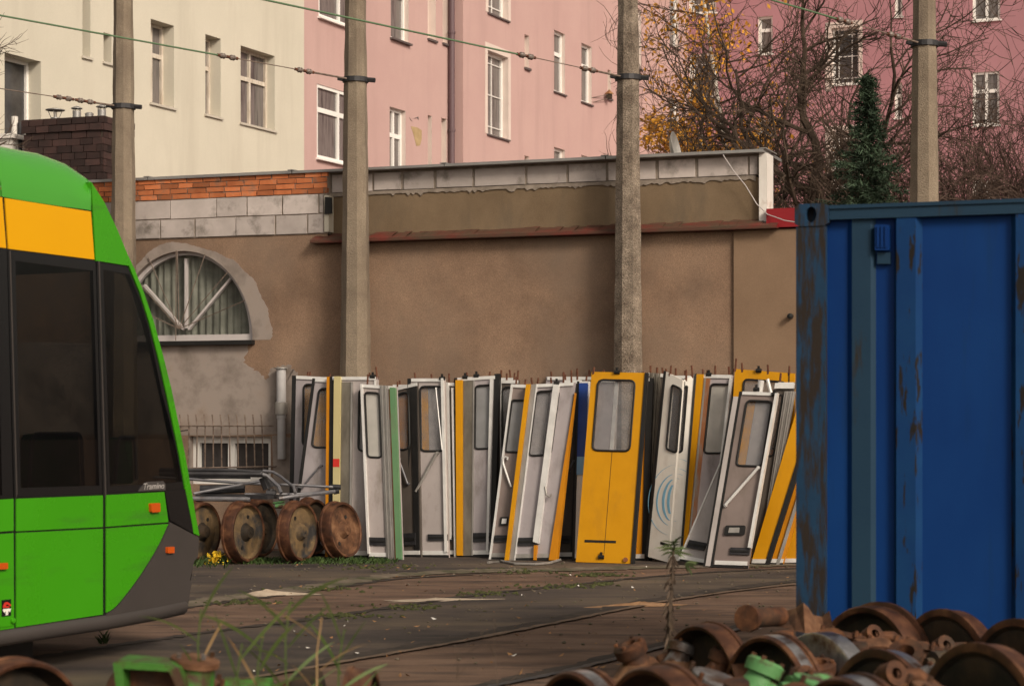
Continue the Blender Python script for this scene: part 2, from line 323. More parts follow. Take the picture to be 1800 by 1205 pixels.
def sheet(name, a, b, z, m):
    a, b = curve(a), curve(b); mb = MB(); n = min(len(a), len(b))
    A = [gp(p.x, p.y, z) for p in a]; B = [gp(p.x, p.y, z) for p in b]
    mb.add(A[:n]+B[:n], [(i, i+1, n+i+1, n+i) for i in range(n-1)]); return struct(mb, name, m)
def ribbon(name, pts, hw, z, m, jit=.25, h=0):
    c = curve(pts, 14); mb = MB(); A = []; B = []
    for i, p in enumerate(c):
        q = gp(p.x, p.y, z); a = gp(c[max(0, i-1)].x, c[max(0, i-1)].y, z); b = gp(c[min(len(c)-1, i+1)].x, c[min(len(c)-1, i+1)].y, z)
        t = (b-a).normalized(); s = V((-t.y, t.x, 0))
        A.append(q+s*hw*(1+rng.uniform(-jit, jit))+V((0, 0, h*rng.uniform(.5, 1)))); B.append(q-s*hw*(1+rng.uniform(-jit, jit)))
    n = len(c)
    mb.add(A+B, [(n+i, n+i+1, i+1, i) for i in range(n-1)]); return struct(mb, name, m)
top = [(x, 968) for x, _ in L1]
sheet('asphalt_apron', top, L1, .004, M['asphalt'])
n23 = [(x, y) for x, y in L2]
a3 = [(x, y) for x, y in zip([p.x for p in curve(L3, 6)], [p.y for p in curve(L3, 6)])]
sheet('asphalt_road', L2, [(-60, 1300)]+L3, .004, M['asphalt'])
ribbon('kerb', L1, .11, .008, M['kerb'], .5, .02)
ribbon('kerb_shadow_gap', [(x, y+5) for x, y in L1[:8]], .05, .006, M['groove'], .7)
ribbon('track_groove', L2, .05, .010, M['groove'], .6)
ribbon('tram_rail', L3, .035, .014, M['rail'], .35)
ribbon('track_groove', [(x, y-5) for x, y in L3], .09, .010, M['groove'], .5)
ribbon('tram_rail', L4, .03, .014, M['dark'], .3)
ribbon('track_groove', [(x, y-4) for x, y in L4], .07, .010, M['groove'], .5)
# sand heaps
def mound(label, c, rx, ry, h, m, rot=0):
    mb = MB(); n = 22; rings = 7; vs = []; fs = []; sd = rng.random()*9
    for k in range(rings+1):
        q = k/rings
        for i in range(n):
            a = 2*math.pi*i/n; w = 1+.28*math.sin(3*a+sd)+.18*math.sin(5*a+2*sd)+rng.uniform(-.08, .08)
            x, y = math.cos(a)*rx*q*w, math.sin(a)*ry*q*w
            X, Y = x*math.cos(rot)-y*math.sin(rot), x*math.sin(rot)+y*math.cos(rot)
            vs.append((c.x+X, c.y+Y, .004+max(0, h*(1-q)**1.3*(1+rng.uniform(-.25, .25)))))
    for k in range(rings):
        for i in range(n): j = (i+1) % n; fs.append((k*n+i, (k+1)*n+i, (k+1)*n+j, k*n+j))
    mb.add(vs, fs); o = mb.build('sand_heap', m, None, True, origin=(c.x, c.y, 0)); tag(o, label, 'sand heap')
mound('small peaked heap of pale sand spilled against the asphalt kerb near the tram', gp(468, 1046), .42, .13, .045, M['sand_w'], .35)
mound('thin flat spill of pale sand beside the mossy track groove', gp(765, 1055), .46, .10, .02, M['sand_w'], .25)
mound('long orange sand spill lying along the rail behind the dried weed', gp(1125, 1064), .42, .12, .03, M['sand_o'], .3)

# ------------------------------------------------------------------ facades
def facade(mb, pl, u0, u1, v0, v1, ops):
    us = sorted({u0, u1, *[o[0] for o in ops], *[o[1] for o in ops]}); us = [u for u in us if u0 <= u <= u1]
    vs = sorted({v0, v1, *[o[2] for o in ops], *[o[3] for o in ops]}); vs = [v for v in vs if v0 <= v <= v1]
    idx = {}; P = []
    def vid(i, j):
        if (i, j) not in idx: idx[i, j] = len(P); P.append(pl.P(us[i], vs[j]))
        return idx[i, j]
    fs = []
    for i in range(len(us)-1):
        for j in range(len(vs)-1):
            um, vm = (us[i]+us[i+1])/2, (vs[j]+vs[j+1])/2
            if any(o[0] < um < o[1] and o[2] < vm < o[3] for o in ops): continue
            fs.append((vid(i, j), vid(i+1, j), vid(i+1, j+1), vid(i, j+1)))
    mb.add(P, fs, 0)
    for o in ops:
        a, b, c, d, e = o[:5]; mi = o[5] if len(o) > 5 else 1
        q = [pl.P(*p) for p in ((a, c), (b, c), (b, d), (a, d))]; r = [pl.P(p[0], p[1], -e) for p in ((a, c), (b, c), (b, d), (a, d))]
        mb.add(q+r, [(0, 1, 5, 4), (1, 2, 6, 5), (2, 3, 7, 6), (3, 0, 4, 7)], mi)
        if len(o) > 6 and o[6]: mb.add(r, [(0, 1, 2, 3)], mi)
def rect(pl, xl, xr, yt, yb):
    um = pl.uv(xl, (yt+yb)/2)[0]; ur = pl.uv(xr, (yt+yb)/2)[0]
    return um, ur, pl.uv(xl, yb)[1], pl.uv(xl, yt)[1]
def window(par, pl, r, dep, cols=(), rows=(), fw=.07, mats=('white_pvc', 'pane', 'sill_dark'), sill=.06, grid=None, label=None):
    a, b, c, d = r[:4]; mb = MB()
    o = [(a, c), (b, c), (b, d), (a, d)]; i = [(a+fw, c+fw), (b-fw, c+fw), (b-fw, d-fw), (a+fw, d-fw)]
    mb.ring(pl, o, i, -dep+.05, -dep-.03)
    rr = [c+fw]+[c+(d-c)*q for q in rows]+[d-fw]
    for q in rr[1:-1]: mb.box(pl, a+fw, b-fw, q-fw*.75, q+fw*.75, -dep+.045, -dep-.03)
    for k in range(len(rr)-1):
        lo, hi = rr[k]+(fw*.75 if k else 0), rr[k+1]-(fw*.75 if k < len(rr)-2 else 0)
        for q in cols: mb.box(pl, a+(b-a)*q-fw*.55, a+(b-a)*q+fw*.55, lo, hi, -dep+.047, -dep-.03)
    if grid:
        for q in grid[0]: mb.box(pl, a+(b-a)*q-.012, a+(b-a)*q+.012, c+fw, d-fw, -dep+.03, -dep)
        for q in grid[1]: mb.box(pl, a+fw, b-fw, c+(d-c)*q-.012, c+(d-c)*q+.012, -dep+.032, -dep)
    w = mb.build('window', M[mats[0]], par, label=label)
    p = MB(); p.box(pl, a+fw*.6, b-fw*.6, c+fw*.6, d-fw*.6, -dep-.005, -dep-.02); p.build('pane', M[mats[1]], w)
    if sill:
        s = MB(); s.prism(pl, [(a-.05, c-.05), (b+.05, c-.05), (b+.05, c-.004), (a-.05, c-.004)], sill, -dep+.05); s.build('sill', M[mats[2]], w)
    return w
nA = V((.909, -.4168, 0)).normalized(); hA = V((-nA.y, nA.x, 0))
PA = Plane(nA*-23.6, hA); PB = Plane(nA*-23.26, hA)
uYP = PA.uv(534.5, 150)[0]; uPB = PA.uv(794, 150)[0]
# cream building
bl = thing('apartment_building', 'cream rendered apartment house with deep set old wooden windows', 'building', PA.P(uYP-6, 0))
yw = [(8, 72, 92, 262, .34), (265, 306, 33, 180, .32), (361, 388, 60, 200, .32), (423, 483, 80, 215, .26)]
ops = []
for k, (a, b, c, d, e) in enumerate(yw):
    r = rect(PA, a, b, c, d); ops.append((*r, e))
    window(bl, PA, r, e, (.5,) if k == 3 else ((.5,) if k == 1 else ()), (.62,) if k else (), .06, ('oldwood' if k else 'white_pvc', 'darkpane' if k == 0 else 'pane', 'sill_light'), .05,
           label='large dark pane with plain white frame' if k == 0 else None)
for a, b, c, d in ((145, 159, -60, 98), (182, 196, 57, 108)):
    r = rect(PA, a, b, c, d); ops.append((*r, .4, 1, True))
    s = MB(); s.box(PA, r[0]-.04, r[1]+.04, r[2]-.05, r[2]-.004, .05, -.38); s.build('sill', M['sill_light'], bl)
# upper storey just above the frame
for (a, b, c, d, e) in yw[1:]:
    r = list(rect(PA, a, b, c, d)); r[2] += 3.45; r[3] += 3.45; ops.append((*r, e)); window(bl, PA, r, e, (.5,), (.62,), .06, ('oldwood', 'pane', 'sill_light'), .05)
w = MB(); facade(w, PA, uYP-16, uYP, 0, 16, ops)
w.add([PA.P(uYP-16, 0), PA.P(uYP-16, 0, -10), PA.P(uYP-16, 16, -10), PA.P(uYP-16, 16)], [(0, 1, 2, 3)])
w.build('wall', [M['cream'], M['cream']], bl)
w = MB(); w.box(PA, uYP-16.2, uYP, 16.003, 16.3, .3, -10); w.build('roof', M['felt'], bl)
# pink building
bl = thing('apartment_building', 'salmon pink apartment house with a projecting bay and white plastic windows', 'building', PA.P(uPB, 0))
ops = []
for a, b, c, d, e, cols, rows in ((557, 634, 147, 277, .07, (.5,), (.66,)), (560, 634, -100, 29, .07, (.5,), (.66,)), (685, 713, 187, 318, .17, (.5,), (.64,)), (687, 718, -62, 66, .17, (), (.64,))):
    r = rect(PA, a, b, c, d); ops.append((*r, e, 1)); window(bl, PA, r, e, cols, rows, .075, sill=.10, mats=('white_pvc', 'pane', 'white_pvc' if e < .1 else 'sill_dark'))
for a, b, c, d in ((752, 766, -60, 67), (778, 787, -60, 75), (752, 759, 202, 330), (776, 785, 207, 330)):
    r = rect(PA, a, b, c, d); ops.append((*r, .22, 1, True))
    s = MB(); s.box(PA, r[0]-.03, r[1]+.03, r[2]-.06, r[2]-.004, .06, -.2); s.build('sill', M['sill_dark'], bl)
w = MB(); facade(w, PA, uYP, uPB, 0, 18, ops)
uB0 = uPB; uB1 = PB.uv(1210, 150)[0]
opsB = []
for a, b, c, d, e, cols, rows, grid in ((857, 893, 88, 235, .22, (), (), ((.5,), (.12, .5, .88))), (858, 893, -120, 22, .22, (), (), ((.5,), (.12, .5, .88))),
        (974, 993, 52, 160, .16, (), (.64,), None), (1022, 1040, 75, 178, .16, (), (.64,), None), (974, 993, 258, 360, .16, (), (.64,), None), (1022, 1040, 272, 375, .16, (), (.64,), None),
        (1110, 1127, 10, 115, .16, (), (.64,), None), (1177, 1193, -22, 79, .16, (), (.64,), None), (974, 993, -150, -45, .16, (), (.64,), None), (1022, 1040, -115, -15, .16, (), (.64,), None), (1177, 1193, 168, 262, .16, (), (.64,), None)):
    r = rect(PB, a, b, c, d); opsB.append((*r, e, 1)); window(bl, PB, r, e, cols, rows, .075, grid=grid, sill=.06)
    if grid:
        t = MB(); q = [(r[0]-.16, r[2]-.0), (r[1]+.16, r[2]-.0), (r[1]+.16, r[3]+.2), (r[0]-.16, r[3]+.2)]
        t.prism(PB, [(r[0]-.16, r[2]), (r[0]-.003, r[2]), (r[0]-.003, r[3]+.003), (r[1]+.003, r[3]+.003), (r[1]+.003, r[2]), (r[1]+.16, r[2]), (r[1]+.16, r[3]+.2), (r[0]-.16, r[3]+.2)], .012, -.01)
        t.build('window_surround', M['reveal'], bl)
for a, b, c, d in ((922, 930, 60, 118), (922, 930, 273, 330), (1068, 1074, 122, 172)):
    r = rect(PB, a, b, c, d); opsB.append((*r, .2, 1, True))
    s = MB(); s.box(PB, r[0]-.03, r[1]+.03, r[2]-.07, r[2]-.004, .07, -.18); s.build('sill', M['sill_dark'], bl)
facade(w, PB, uB0, uB1, 0, 18, opsB)
w.add([PA.P(uPB, 0), PB.P(uB0, 0), PB.P(uB0, 18), PA.P(uPB, 18)], [(0, 1, 2, 3)])
w.build('wall', [M['pink'], M['reveal']], bl)
w = MB(); w.box(PA, uYP, uB1+.5, 18.003, 18.3, .7, -10); w.build('roof', M['felt'], bl)
pp = PA.P(PA.uv(789, 150)[0]-.05, 0, .11); w = MB(); w.tube([pp, pp+V((0, 0, 18))], .085, 12); dp = w.build('drainpipe', M['drain'], bl, True)
w = MB()
for z in (4, 6.6, 9.2, 11.8): w.lathe([(-.03, .105), (.03, .105)], pp+V((0, 0, z)), (0, 0, 1), 12)
w.build('pipe_bracket', M['drain'], dp)
# bare patch of missing render
w = MB(); w.ppx(PA, [(722, 222), (733, 224), (741, 229), (741, 245), (738, 256), (732, 257), (729, 246), (726, 234)], .006, -.02); w.build('bare_plaster_patch', mk('bare_ochre_plaster', [(.35, .25, .13), (.45, .33, .18)], 6, .95, bump=.6), bl)
w = MB(); w.ppx(PA, [(719, 206), (725, 214), (722, 212)], .006, -.02); w.ppx(PA, [(726, 209), (735, 205), (736, 211), (733, 208)], .006, -.02); w.build('plaster_crack', M['sill_dark'], bl)
# pyramid bird feeder held on rods in front of the bay
bf = thing('bird_feeder', 'small brown pyramid roofed bird feeder held out on thin rods from a pink wall', 'bird feeder', PB.px(1063, 170, .15))
c = PB.px(1063, 166, .15); w = MB(); k = .15
w.add([c+V((-k, 0, 0)), c+V((0, -k, 0)), c+V((k, 0, 0)), c+V((0, k, 0)), c+V((0, 0, .15))], [(0, 1, 4), (1, 2, 4), (2, 3, 4), (3, 0, 4), (3, 2, 1, 0)]); w.build('roof', M['leafo'], bf)
w = MB(); w.box(Plane(c, (1, 0, 0)), -.09, .09, -.14, -.004, .09, -.09); w.build('body', M['rust_dark'], bf)
w = MB(); q = PB.px(1040, 172, 0); w.tube([q, c+V((0, 0, -.01))], .012, 5); w.tube([PB.px(1042, 180, 0), c+V((0, 0, -.12))], .012, 5); w.build('rod', M['wire_rust'], bf)
# mauve building
pC = PB.P(uB1, 0); nC = V((-.4168, -.909, 0)).normalized(); hC = V((-nC.y, nC.x, 0)); PC = Plane(pC, hC)
bl = thing('apartment_building', 'dusky mauve apartment wing behind the bare trees', 'building', pC)
ops = []
for a, b, c, d, e, cols, rows, grid, sl in ((1212, 1262, 96, 190, .12, (), (), ((.14, .86), (.2, .8)), .05), (1211, 1259, -60, 26, .12, (), (), ((.14, .86), (.2, .8)), .05),
        (1212, 1262, 262, 350, .12, (), (), ((.14, .86), (.2, .8)), .05), (1333, 1358, 30, 96, .15, (), (.64,), None, .05), (1333, 1358, 210, 285, .15, (), (.64,), None, .05),
        (1462, 1510, 50, 150, .2, (), (), ((.22, .7), (.12, .5, .88)), .05), (1462, 1510, 232, 330, .2, (), (), ((.22, .7), (.12, .5, .88)), .05),
        (1573, 1586, -30, 30, .15, (), (.64,), None, .05), (1573, 1586, 146, 208, .15, (), (.64,), None, .05),
        (1710, 1758, -60, 38, .1, (.5,), (.64,), None, .08), (1710, 1757, 128, 222, .1, (.5,), (.64,), None, .08), (1710, 1757, 318, 410, .1, (.5,), (.64,), None, .08)):
    r = rect(PC, a, b, c, d); ops.append((*r, e, 1)); window(bl, PC, r, e, cols, rows, .075, grid=grid, sill=sl, mats=('white_pvc', 'darkpane' if a == 1462 else 'pane', 'white_pvc'))
    if a == 1462:
        t = MB(); t.prism(PC, [(r[0]-.22, r[2]-.2), (r[0]-.22, r[3]+.2), (r[1]+.12, r[3]+.2), (r[1]+.12, r[2]), (r[1]+.003, r[2]), (r[1]+.003, r[3]+.003), (r[0]-.003, r[3]+.003), (r[0]-.003, r[2]-.06), (r[0]-.003, r[2]-.2)], .012, -.01); t.build('window_surround', M['reveal'], bl)
w = MB(); facade(w, PC, 0, 26, 0, 19, ops); w.build('wall', [M['mauve'], M['reveal']], bl)
w = MB(); w.box(PC, 0.4, 26, 19.003, 19.3, .3, -10); w.build('roof', M['felt'], bl)

# ------------------------------------------------------------------ shed
nS = V((-.336, -.942, 0)).normalized(); hS = V((.942, -.336, 0)).normalized(); PS = Plane(nS*-21.5, hS)
U = lambda x, y=600: PS.uv(x, y)[0]
Z = lambda x, y: PS.uv(x, y)[1]
zl, zm, zb, zt = 3.745, 3.985, 4.215, 4.476
uL, uJ, uR, uE = U(-420), U(576), U(1341), U(2300)
sh = thing('shed_building', 'long low brown rendered shed with block parapet and half round window', 'building', PS.P(U(600), 0))
arc_c = U(320, 585); zA0 = Z(320, 599); RA = U(444, 585)-arc_c; HA = Z(320, 441)-zA0
bas = rect(PS, 332, 476, 766, 850); w = MB()
facade(w, PS, uL, uJ, 0, zl, [(arc_c-RA, arc_c+RA, zA0, zA0+HA, 0), (*bas, .25)])
na = 40; arc = [(arc_c-RA*math.cos(math.pi*i/na), zA0+HA*math.sin(math.pi*i/na)) for i in range(na+1)]
for i in range(na):
    (a, b), (c, d) = arc[i], arc[i+1]; zz = zA0+HA
    w.add([PS.P(a, b), PS.P(c, d), PS.P(c, zz), PS.P(a, zz)], [(0, 1, 2, 3)])
    w.add([PS.P(a, b), PS.P(c, d), PS.P(c, d, -.22), PS.P(a, b, -.22)], [(3, 2, 1, 0)], 1)
uK = U(1291)
facade(w, PS, uJ, uK, 0, 3.62, [])
w.build('wall', [M['render'], M['plaster']], sh)
w = MB(); w.box(PS, uK, uE, 0, 3.62, .035, -.2); w.build('end_wall', M['render_end'], sh)
w = MB(); w.box(PS, uJ, uR-.05, 3.60, 4.215, -.10, -.30)
w.build('parapet_band', M['render_band'], sh)
# ragged lower lip of the block mortar
w = MB(); n = 160; top_ = [(uJ+(uR-.1-uJ)*i/n, 4.235) for i in range(n+1)]; bot = [(u, 4.20-max(0, rng.gauss(.006, .014))) for u, _ in top_]
for i in range(n): w.prism(PS, [bot[i], bot[i+1], top_[i+1], top_[i]], -.085, -.11)
w.build('mortar_lip', M['mortar'], sh)
# blocks: real blocks on a mortar backing
def bricks(mb, pl, u0, u1, v0, rows, bw, bh, gap, d, dj=.004, jw=.25, stag=True):
    for r in range(rows):
        u = u0 - (bw*.5 if (r % 2 and stag) else 0)
        while u < u1:
            L = bw*rng.uniform(1-jw, 1+jw*.4); a, b = max(u, u0), min(u+L, u1)
            if b-a > .03:
                dd = d+rng.uniform(-dj, dj); j = lambda s=.004: rng.uniform(-s, s)
                z0, z1 = v0+r*(bh+gap), v0+r*(bh+gap)+bh
                mb.prism(pl, [(a, z0+j()), (b-gap, z0+j()), (b-gap+j(), z1+j()), (a+j(), z1+j())], dd, d-.05)
            u += L+rng.uniform(0, gap)
w = MB(); w.box(PS, uL, uJ+.0, zl+.002, zt, .008, -.2); w.box(PS, uJ+.003, uR-.05, 4.24, zt, -.095, -.3); w.build('mortar_backing', M['mortar'], sh)
w = MB(); bricks(w, PS, uL, uJ-.035, zl+.012, 2, .60, .222, .014, .022, .005, .35); bricks(w, PS, uJ+.02, uR-.06, 4.245, 1, .56, .20, .022, -.082, .004, .45); w.build('block_course', M['block'], sh)
w = MB(); bricks(w, PS, uL, uJ+.01, zb+.012, 4, .235, .055, .010, .024, .006, .15); w.build('brick_course', M['brick'], sh)
w = MB(); w.box(PS, uJ-.03, uJ+.03, zl+.02, zb-.02, .030, -.1); w.build('joint_strip', M['cream'], sh)
w = MB(); w.ppx(PS, [(575, 347), (586, 348), (587, 376), (574, 377)], .06, .035); w.build('dark_box', M['black'], sh)
# coping, ledge, end post
w = MB(); u = uL
while u < uR+.02:
    v = min(u+1.95, uR+.03); w.box(PS, u, v-.012, zt-.004, zt+.026+rng.uniform(0, .005), .05, -.9); w.box(PS, v-.06, v+.02, zt+.032, zt+.042, .055, -.5); u = v
w.build('coping', M['zinc'], sh)
w = MB(); n = 60
for i in range(n):
    a, b = uJ-.16+(uR+.35-uJ)*i/n, uJ-.16+(uR+.35-uJ)*(i+1)/n; j0 = rng.uniform(-.012, .012)
    w.add([PS.P(a, 3.66, .15), PS.P(b, 3.66, .15), PS.P(b, 3.715+j0, -.0), PS.P(a, 3.715+j0, -.0), PS.P(b, 3.745+j0, -.098), PS.P(a, 3.745+j0, -.098), PS.P(a, 3.63, .148), PS.P(b, 3.63, .148)], [(0, 1, 2, 3), (3, 2, 4, 5), (6, 7, 1, 0)])
w.box(PS, uJ-.16, uR+.19, 3.625, 3.632, .145, -.05)
w.build('ledge', M['redtin'], sh)
w = MB(); w.box(PS, uR-.05, uR+.04, 3.69, zt-.006, -.03, -.35); w.build('end_post', M['whitepaint'], sh)
w = MB(); w.box(PS, uR+.053, uE, 3.64, 3.845, .07, -.3); w.build('wall_cap', M['redpaint'], sh)
w = MB(); 
def slabpoly(w, pts, z0, z1):
    n = len(pts); w.add([PS.P(u, z1, d) for u, d in pts]+[PS.P(u, z0, d) for u, d in pts], [tuple(range(n))[::-1], tuple(range(n, 2*n))]+[(i, (i+1) % n, (i+1) % n+n, i+n) for i in range(n)])
slabpoly(w, [(uL, -.31), (uR-.15, -.31), (uR-3.0, -9), (uL, -9)], 4.30, 4.33); w.build('roof', M['felt'], sh)
w = MB(); slabpoly(w, [(uL, -8.8), (uR-3.05, -8.8), (uR-3.05, -8.98), (uL, -8.98)], 0, 4.29); slabpoly(w, [(uR-.4, -.35), (uR-.2, -.35), (uR-3.05, -8.79), (uR-3.25, -8.79)], 0, 4.29); w.build('rear_wall', M['render'], sh)
# plaster patches
def ragged(pts, amp, k=4):
    out = []
    for i in range(len(pts)):
        a, b = V(pts[i]), V(pts[(i+1) % len(pts)])
        for s in range(k): out.append(tuple(a.lerp(b, s/k)+V((rng.uniform(-amp, amp), rng.uniform(-amp, amp)))))
    return out
outer = []; inner = []
m = 170
for i in range(m+1):
    a = math.pi*i/m; t = 1+.12+.06*max(0, -math.cos(a))+.015*math.sin(a*23)+.025*math.sin(a*5)+.012*math.sin(a*13)+rng.uniform(-.010, .010)
    if a > 2.2: t += .07
    outer.append((arc_c-RA*math.cos(a)*t, zA0+HA*math.sin(a)*(1.09+.03*math.sin(a*6)+rng.uniform(-.006, .006)))); inner.append((arc_c-RA*math.cos(a), zA0+HA*math.sin(a)))
w = MB()
for i in range(m): w.prism(PS, [inner[i], inner[i+1], outer[i+1], outer[i]], .0025, -.01)
w.build('plaster_patch', M['plaster'], sh)
w = MB(); w.ppx(PS, ragged([(-80, 600), (285, 604), (440, 603), (428, 636), (450, 652), (470, 668), (476, 648), (508, 640), (522, 655), (515, 763), (-80, 763)], 2.5, 9), .0025, -.01); w.build('plaster_patch', M['plaster'], sh)
w = MB(); w.ppx(PS, ragged([(480, 766), (515, 766), (513, 900), (497, 985), (480, 985)], 3), .0025, -.01); w.build('plaster_patch', M['plaster'], sh)
# arched window
aw = MB(); fi = [(arc_c+(u-arc_c)*.915, zA0+.06+(z-zA0)*.905) for u, z in arc]
aw.ring(PS, arc+[(arc_c, zA0)], fi+[(arc_c, zA0+.07)], -.08, -.16)
aw.box(PS, arc_c-RA, arc_c+RA, zA0+.002, zA0+.075, -.06, -.15)
hub = PS.uv(320, 583)
for x, y, ww in ((320, 453, 5), (399, 488, 4), (246, 500, 4)):
    e = PS.uv(x, y); dv = (V(e)-V(hub)); dd = dv.normalized(); s = V((-dd.y, dd.x))*.013
    h0 = V(hub)+dd*.05; aw.prism(PS, [tuple(h0-s), tuple(h0+s), tuple(V(e)+s), tuple(V(e)-s)], -.085, -.15)
awo = aw.build('arched_window', M['lilac_pvc'], sh)
w = MB(); w.prism(PS, [(arc_c+(u-arc_c)*.93, zA0+.05+(z-zA0)*.93) for u, z in arc], -.135, -.142); w.build('pane', glass('clear_pane', (.75, .76, .74), (.02, .02, .02), .12, .03), awo)
w = MB(); vs = []; n = 90
for i in range(n+1):
    u = arc_c-RA*.98+2*RA*.98*i/n; t = .02*math.sin(i*1.35)+.012*math.sin(i*.7+1)
    vs += [PS.P(u, zA0-.02, -.19+t), PS.P(u, zA0+HA, -.19+t*.7)]
w.add(vs, [(2*i, 2*i+2, 2*i+3, 2*i+1) for i in range(n)]); w.build('curtain', M['curtain'], awo, True)
w = MB(); w.box(PS, arc_c-RA-.1, arc_c+RA+.03, zA0-.055, zA0-.004, .09, -.15); w.build('sill', M['black'], awo)
w = MB()
for x, y in ((262, 452), (313, 441), (362, 447), (402, 478), (432, 528), (230, 480), (214, 530)): w.tube([PS.px(317, 578, .03), PS.px(x, y, .02)], .006, 5)
w.tube([PS.px(311, 440, .02), PS.px(311, 598, .03)], .006, 5); w.build('window_grille', M['wire_rust'], awo)
# basement window and grille
bw = window(sh, PS, bas, .16, (.47,), (), .085, ('white_pvc', 'darkpane', 'plaster'), 0, label='low basement window behind rusty bars')
w = MB()
for i in range(11):
    x = 327+14.2*i; w.tube([PS.px(x, 728, .16), PS.px(x+2, 748, .16), PS.px(x-7+i*.4, 822, .05)], .009, 5)
w.tube([PS.px(318, 748, .17), PS.px(492, 748, .17)], .009, 5); w.tube([PS.px(300, 823, .06), PS.px(490, 819, .06)], .010, 5); w.build('window_grille', M['wire_rust'], bw)
# stand pipe
dp = MB(); b0 = PS.px(501, 806, .09); t0 = PS.px(500, 648, .09); dp.tube([b0, b0.lerp(t0, .55)], .05, 14); dp.tube([b0.lerp(t0, .45), t0], .058, 14)
dpo = dp.build('vent_pipe', M['plastic'], sh, True)
w = MB(); w.lathe([(-.07, .075), (.07, .078), (.075, .06)], b0.lerp(t0, .56), (0, 0, 1), 14); w.build('pipe_collar', M['aluold'], dpo, True)
w = MB(); w.lathe([(0, .085), (.012, .085), (.02, .03), (.02, 0)], t0, (0, 0, 1), 14); w.build('pipe_cap', M['zinc'], dpo, True)
w = MB(); c1 = PS.px(1392, 556, .05); w.lathe([(0, .0), (0, .03), (.07, .03), (.08, 0)], c1, nS, 10); w.build('wall_knob', M['black'], sh, True)
# loose cable hanging over the parapet
w = MB(); pts = [PS.px(x, y, d) for x, y, d in ((1268, 266, -.1), (1275, 275, .09), (1290, 300, .03), (1310, 325, .0), (1330, 358, .0), (1352, 378, .08), (1385, 390, .17), (1440, 400, .3))]
w.tube(pts, .006, 5); tag(w.build('cable', M['lilac_pvc'], None, origin=pts[1]), 'thin white cable hanging over the end of the shed parapet', 'cable')
# dish on the roof
dc = at(1189, 262, 23.3); dish = thing('satellite_dish', 'small grey satellite dish seen edge on above the shed coping', 'satellite dish', dc-V((0, 0, .28)))
ax = V((.93, -.30, .2)).normalized(); w = MB(); w.lathe([(-.07, 0), (-.06, .09), (-.03, .17), (0, .21), (.006, .21), (-.022, .17), (-.05, .09), (-.06, 0)], dc, ax, 24); w.build('reflector', M['aluold'], dish, True)
w = MB(); w.tube([dc-ax*.06, V((dc.x-.06, dc.y, 4.335))], .015, 6); w.build('mast', M['zinc'], dish)
# chimney
ps2 = PS.shift(-2.2); uc0, uc1 = ps2.uv(42, 250)[0], ps2.uv(181, 250)[0]; zc = ps2.uv(181, 203)[1]
ch = thing('chimney', 'dark clinker brick chimney with tin cowls on the shed roof', 'chimney', ps2.P((uc0+uc1)/2, 4.33))
pr = Plane(ps2.P(uc1, 0), -nS); wd = .8
w = MB(); w.box(ps2, uc0+.02, uc1-.02, 4.33, zc-.03, -.02, -wd); w.build('mortar_core', M['dmortar'], ch)
w = MB(); bh = (zc-4.34)/14-.008
bricks(w, ps2, uc0, uc1, 4.34, 12, .22, bh, .008, 0, .003, .15); bricks(w, pr, .02, wd, 4.34, 12, .22, bh, .008, 0, .003, .15)
pf = ps2.shift(.03); bricks(w, pf, uc0-.02, uc1+.03, 4.34+12*(bh+.008), 2, .22, bh, .008, 0, .003, .15); pq = pr.shift(.03); bricks(w, pq, -.01, wd, 4.34+12*(bh+.008), 2, .22, bh, .008, 0, .003, .15)
w.build('brickwork', M['dbrick'], ch)
w = MB(); w.box(ps2, uc0-.01, uc1+.015, zc-.028, zc-.002, .01, -wd); w.build('crown_slab', M['dmortar'], ch)
psm = ps2.shift(-.3)
for x, kind in ((97, 0), (135, 1), (157, 2), (179, 1)):
    b = psm.P(psm.uv(x, 200)[0], zc); w = MB()
    if kind == 0:
        w.lathe([(0, .06), (.06, .06), (.06, .05)], b, (0, 0, 1), 14); w.tube([b+V((0, 0, .05)), b+V((0, 0, .17))], .01, 5)
        for a in range(4): w.tube([b+V((.055*math.cos(a*1.57), .055*math.sin(a*1.57), .05)), b+V((.1*math.cos(a*1.57), .1*math.sin(a*1.57), .16))], .006, 4)
        w.lathe([(.16, .135), (.17, .135), (.19, .06), (.195, 0)], b, (0, 0, 1), 18)
    elif kind == 1:
        w.lathe([(0, .058), (.13, .058)], b, (0, 0, 1), 14)
        for a in range(6): w.tube([b+V((.05*math.cos(a*1.05), .05*math.sin(a*1.05), .12)), b+V((.05*math.cos(a*1.05), .05*math.sin(a*1.05), .17))], .006, 4)
        w.lathe([(.165, .08), (.175, .08), (.20, .03), (.205, 0)], b, (0, 0, 1), 14)
    else: w.lathe([(0, .055), (.085, .06), (.10, .045), (.10, 0)], b, (0, 0, 1), 14)
    w.build('cowl', [M['zinc'], M['rust_tyre']], ch, True)
for k, (x, yt, m, lab) in enumerate(((26, 205, 'whitepaint', 'white standing vent pipe left of the dark brick chimney'), (35, 216, 'dark', 'dark standing pipe strapped between white pipe and brick chimney'))):
    p = psm.P(psm.uv(x, 250)[0], 4.33); h = psm.uv(x, yt)[1]-4.33; w = MB(); w.tube([p, p+V((0, 0, h))], .045-.012*k, 12)
    for q in (.45, .55): w.lathe([(-.02, .055-.012*k), (.02, .055-.012*k)], p+V((0, 0, h*q)), (0, 0, 1), 12)
    tag(w.build('roof_pipe', M[m], None, True, origin=p), lab, 'pipe')
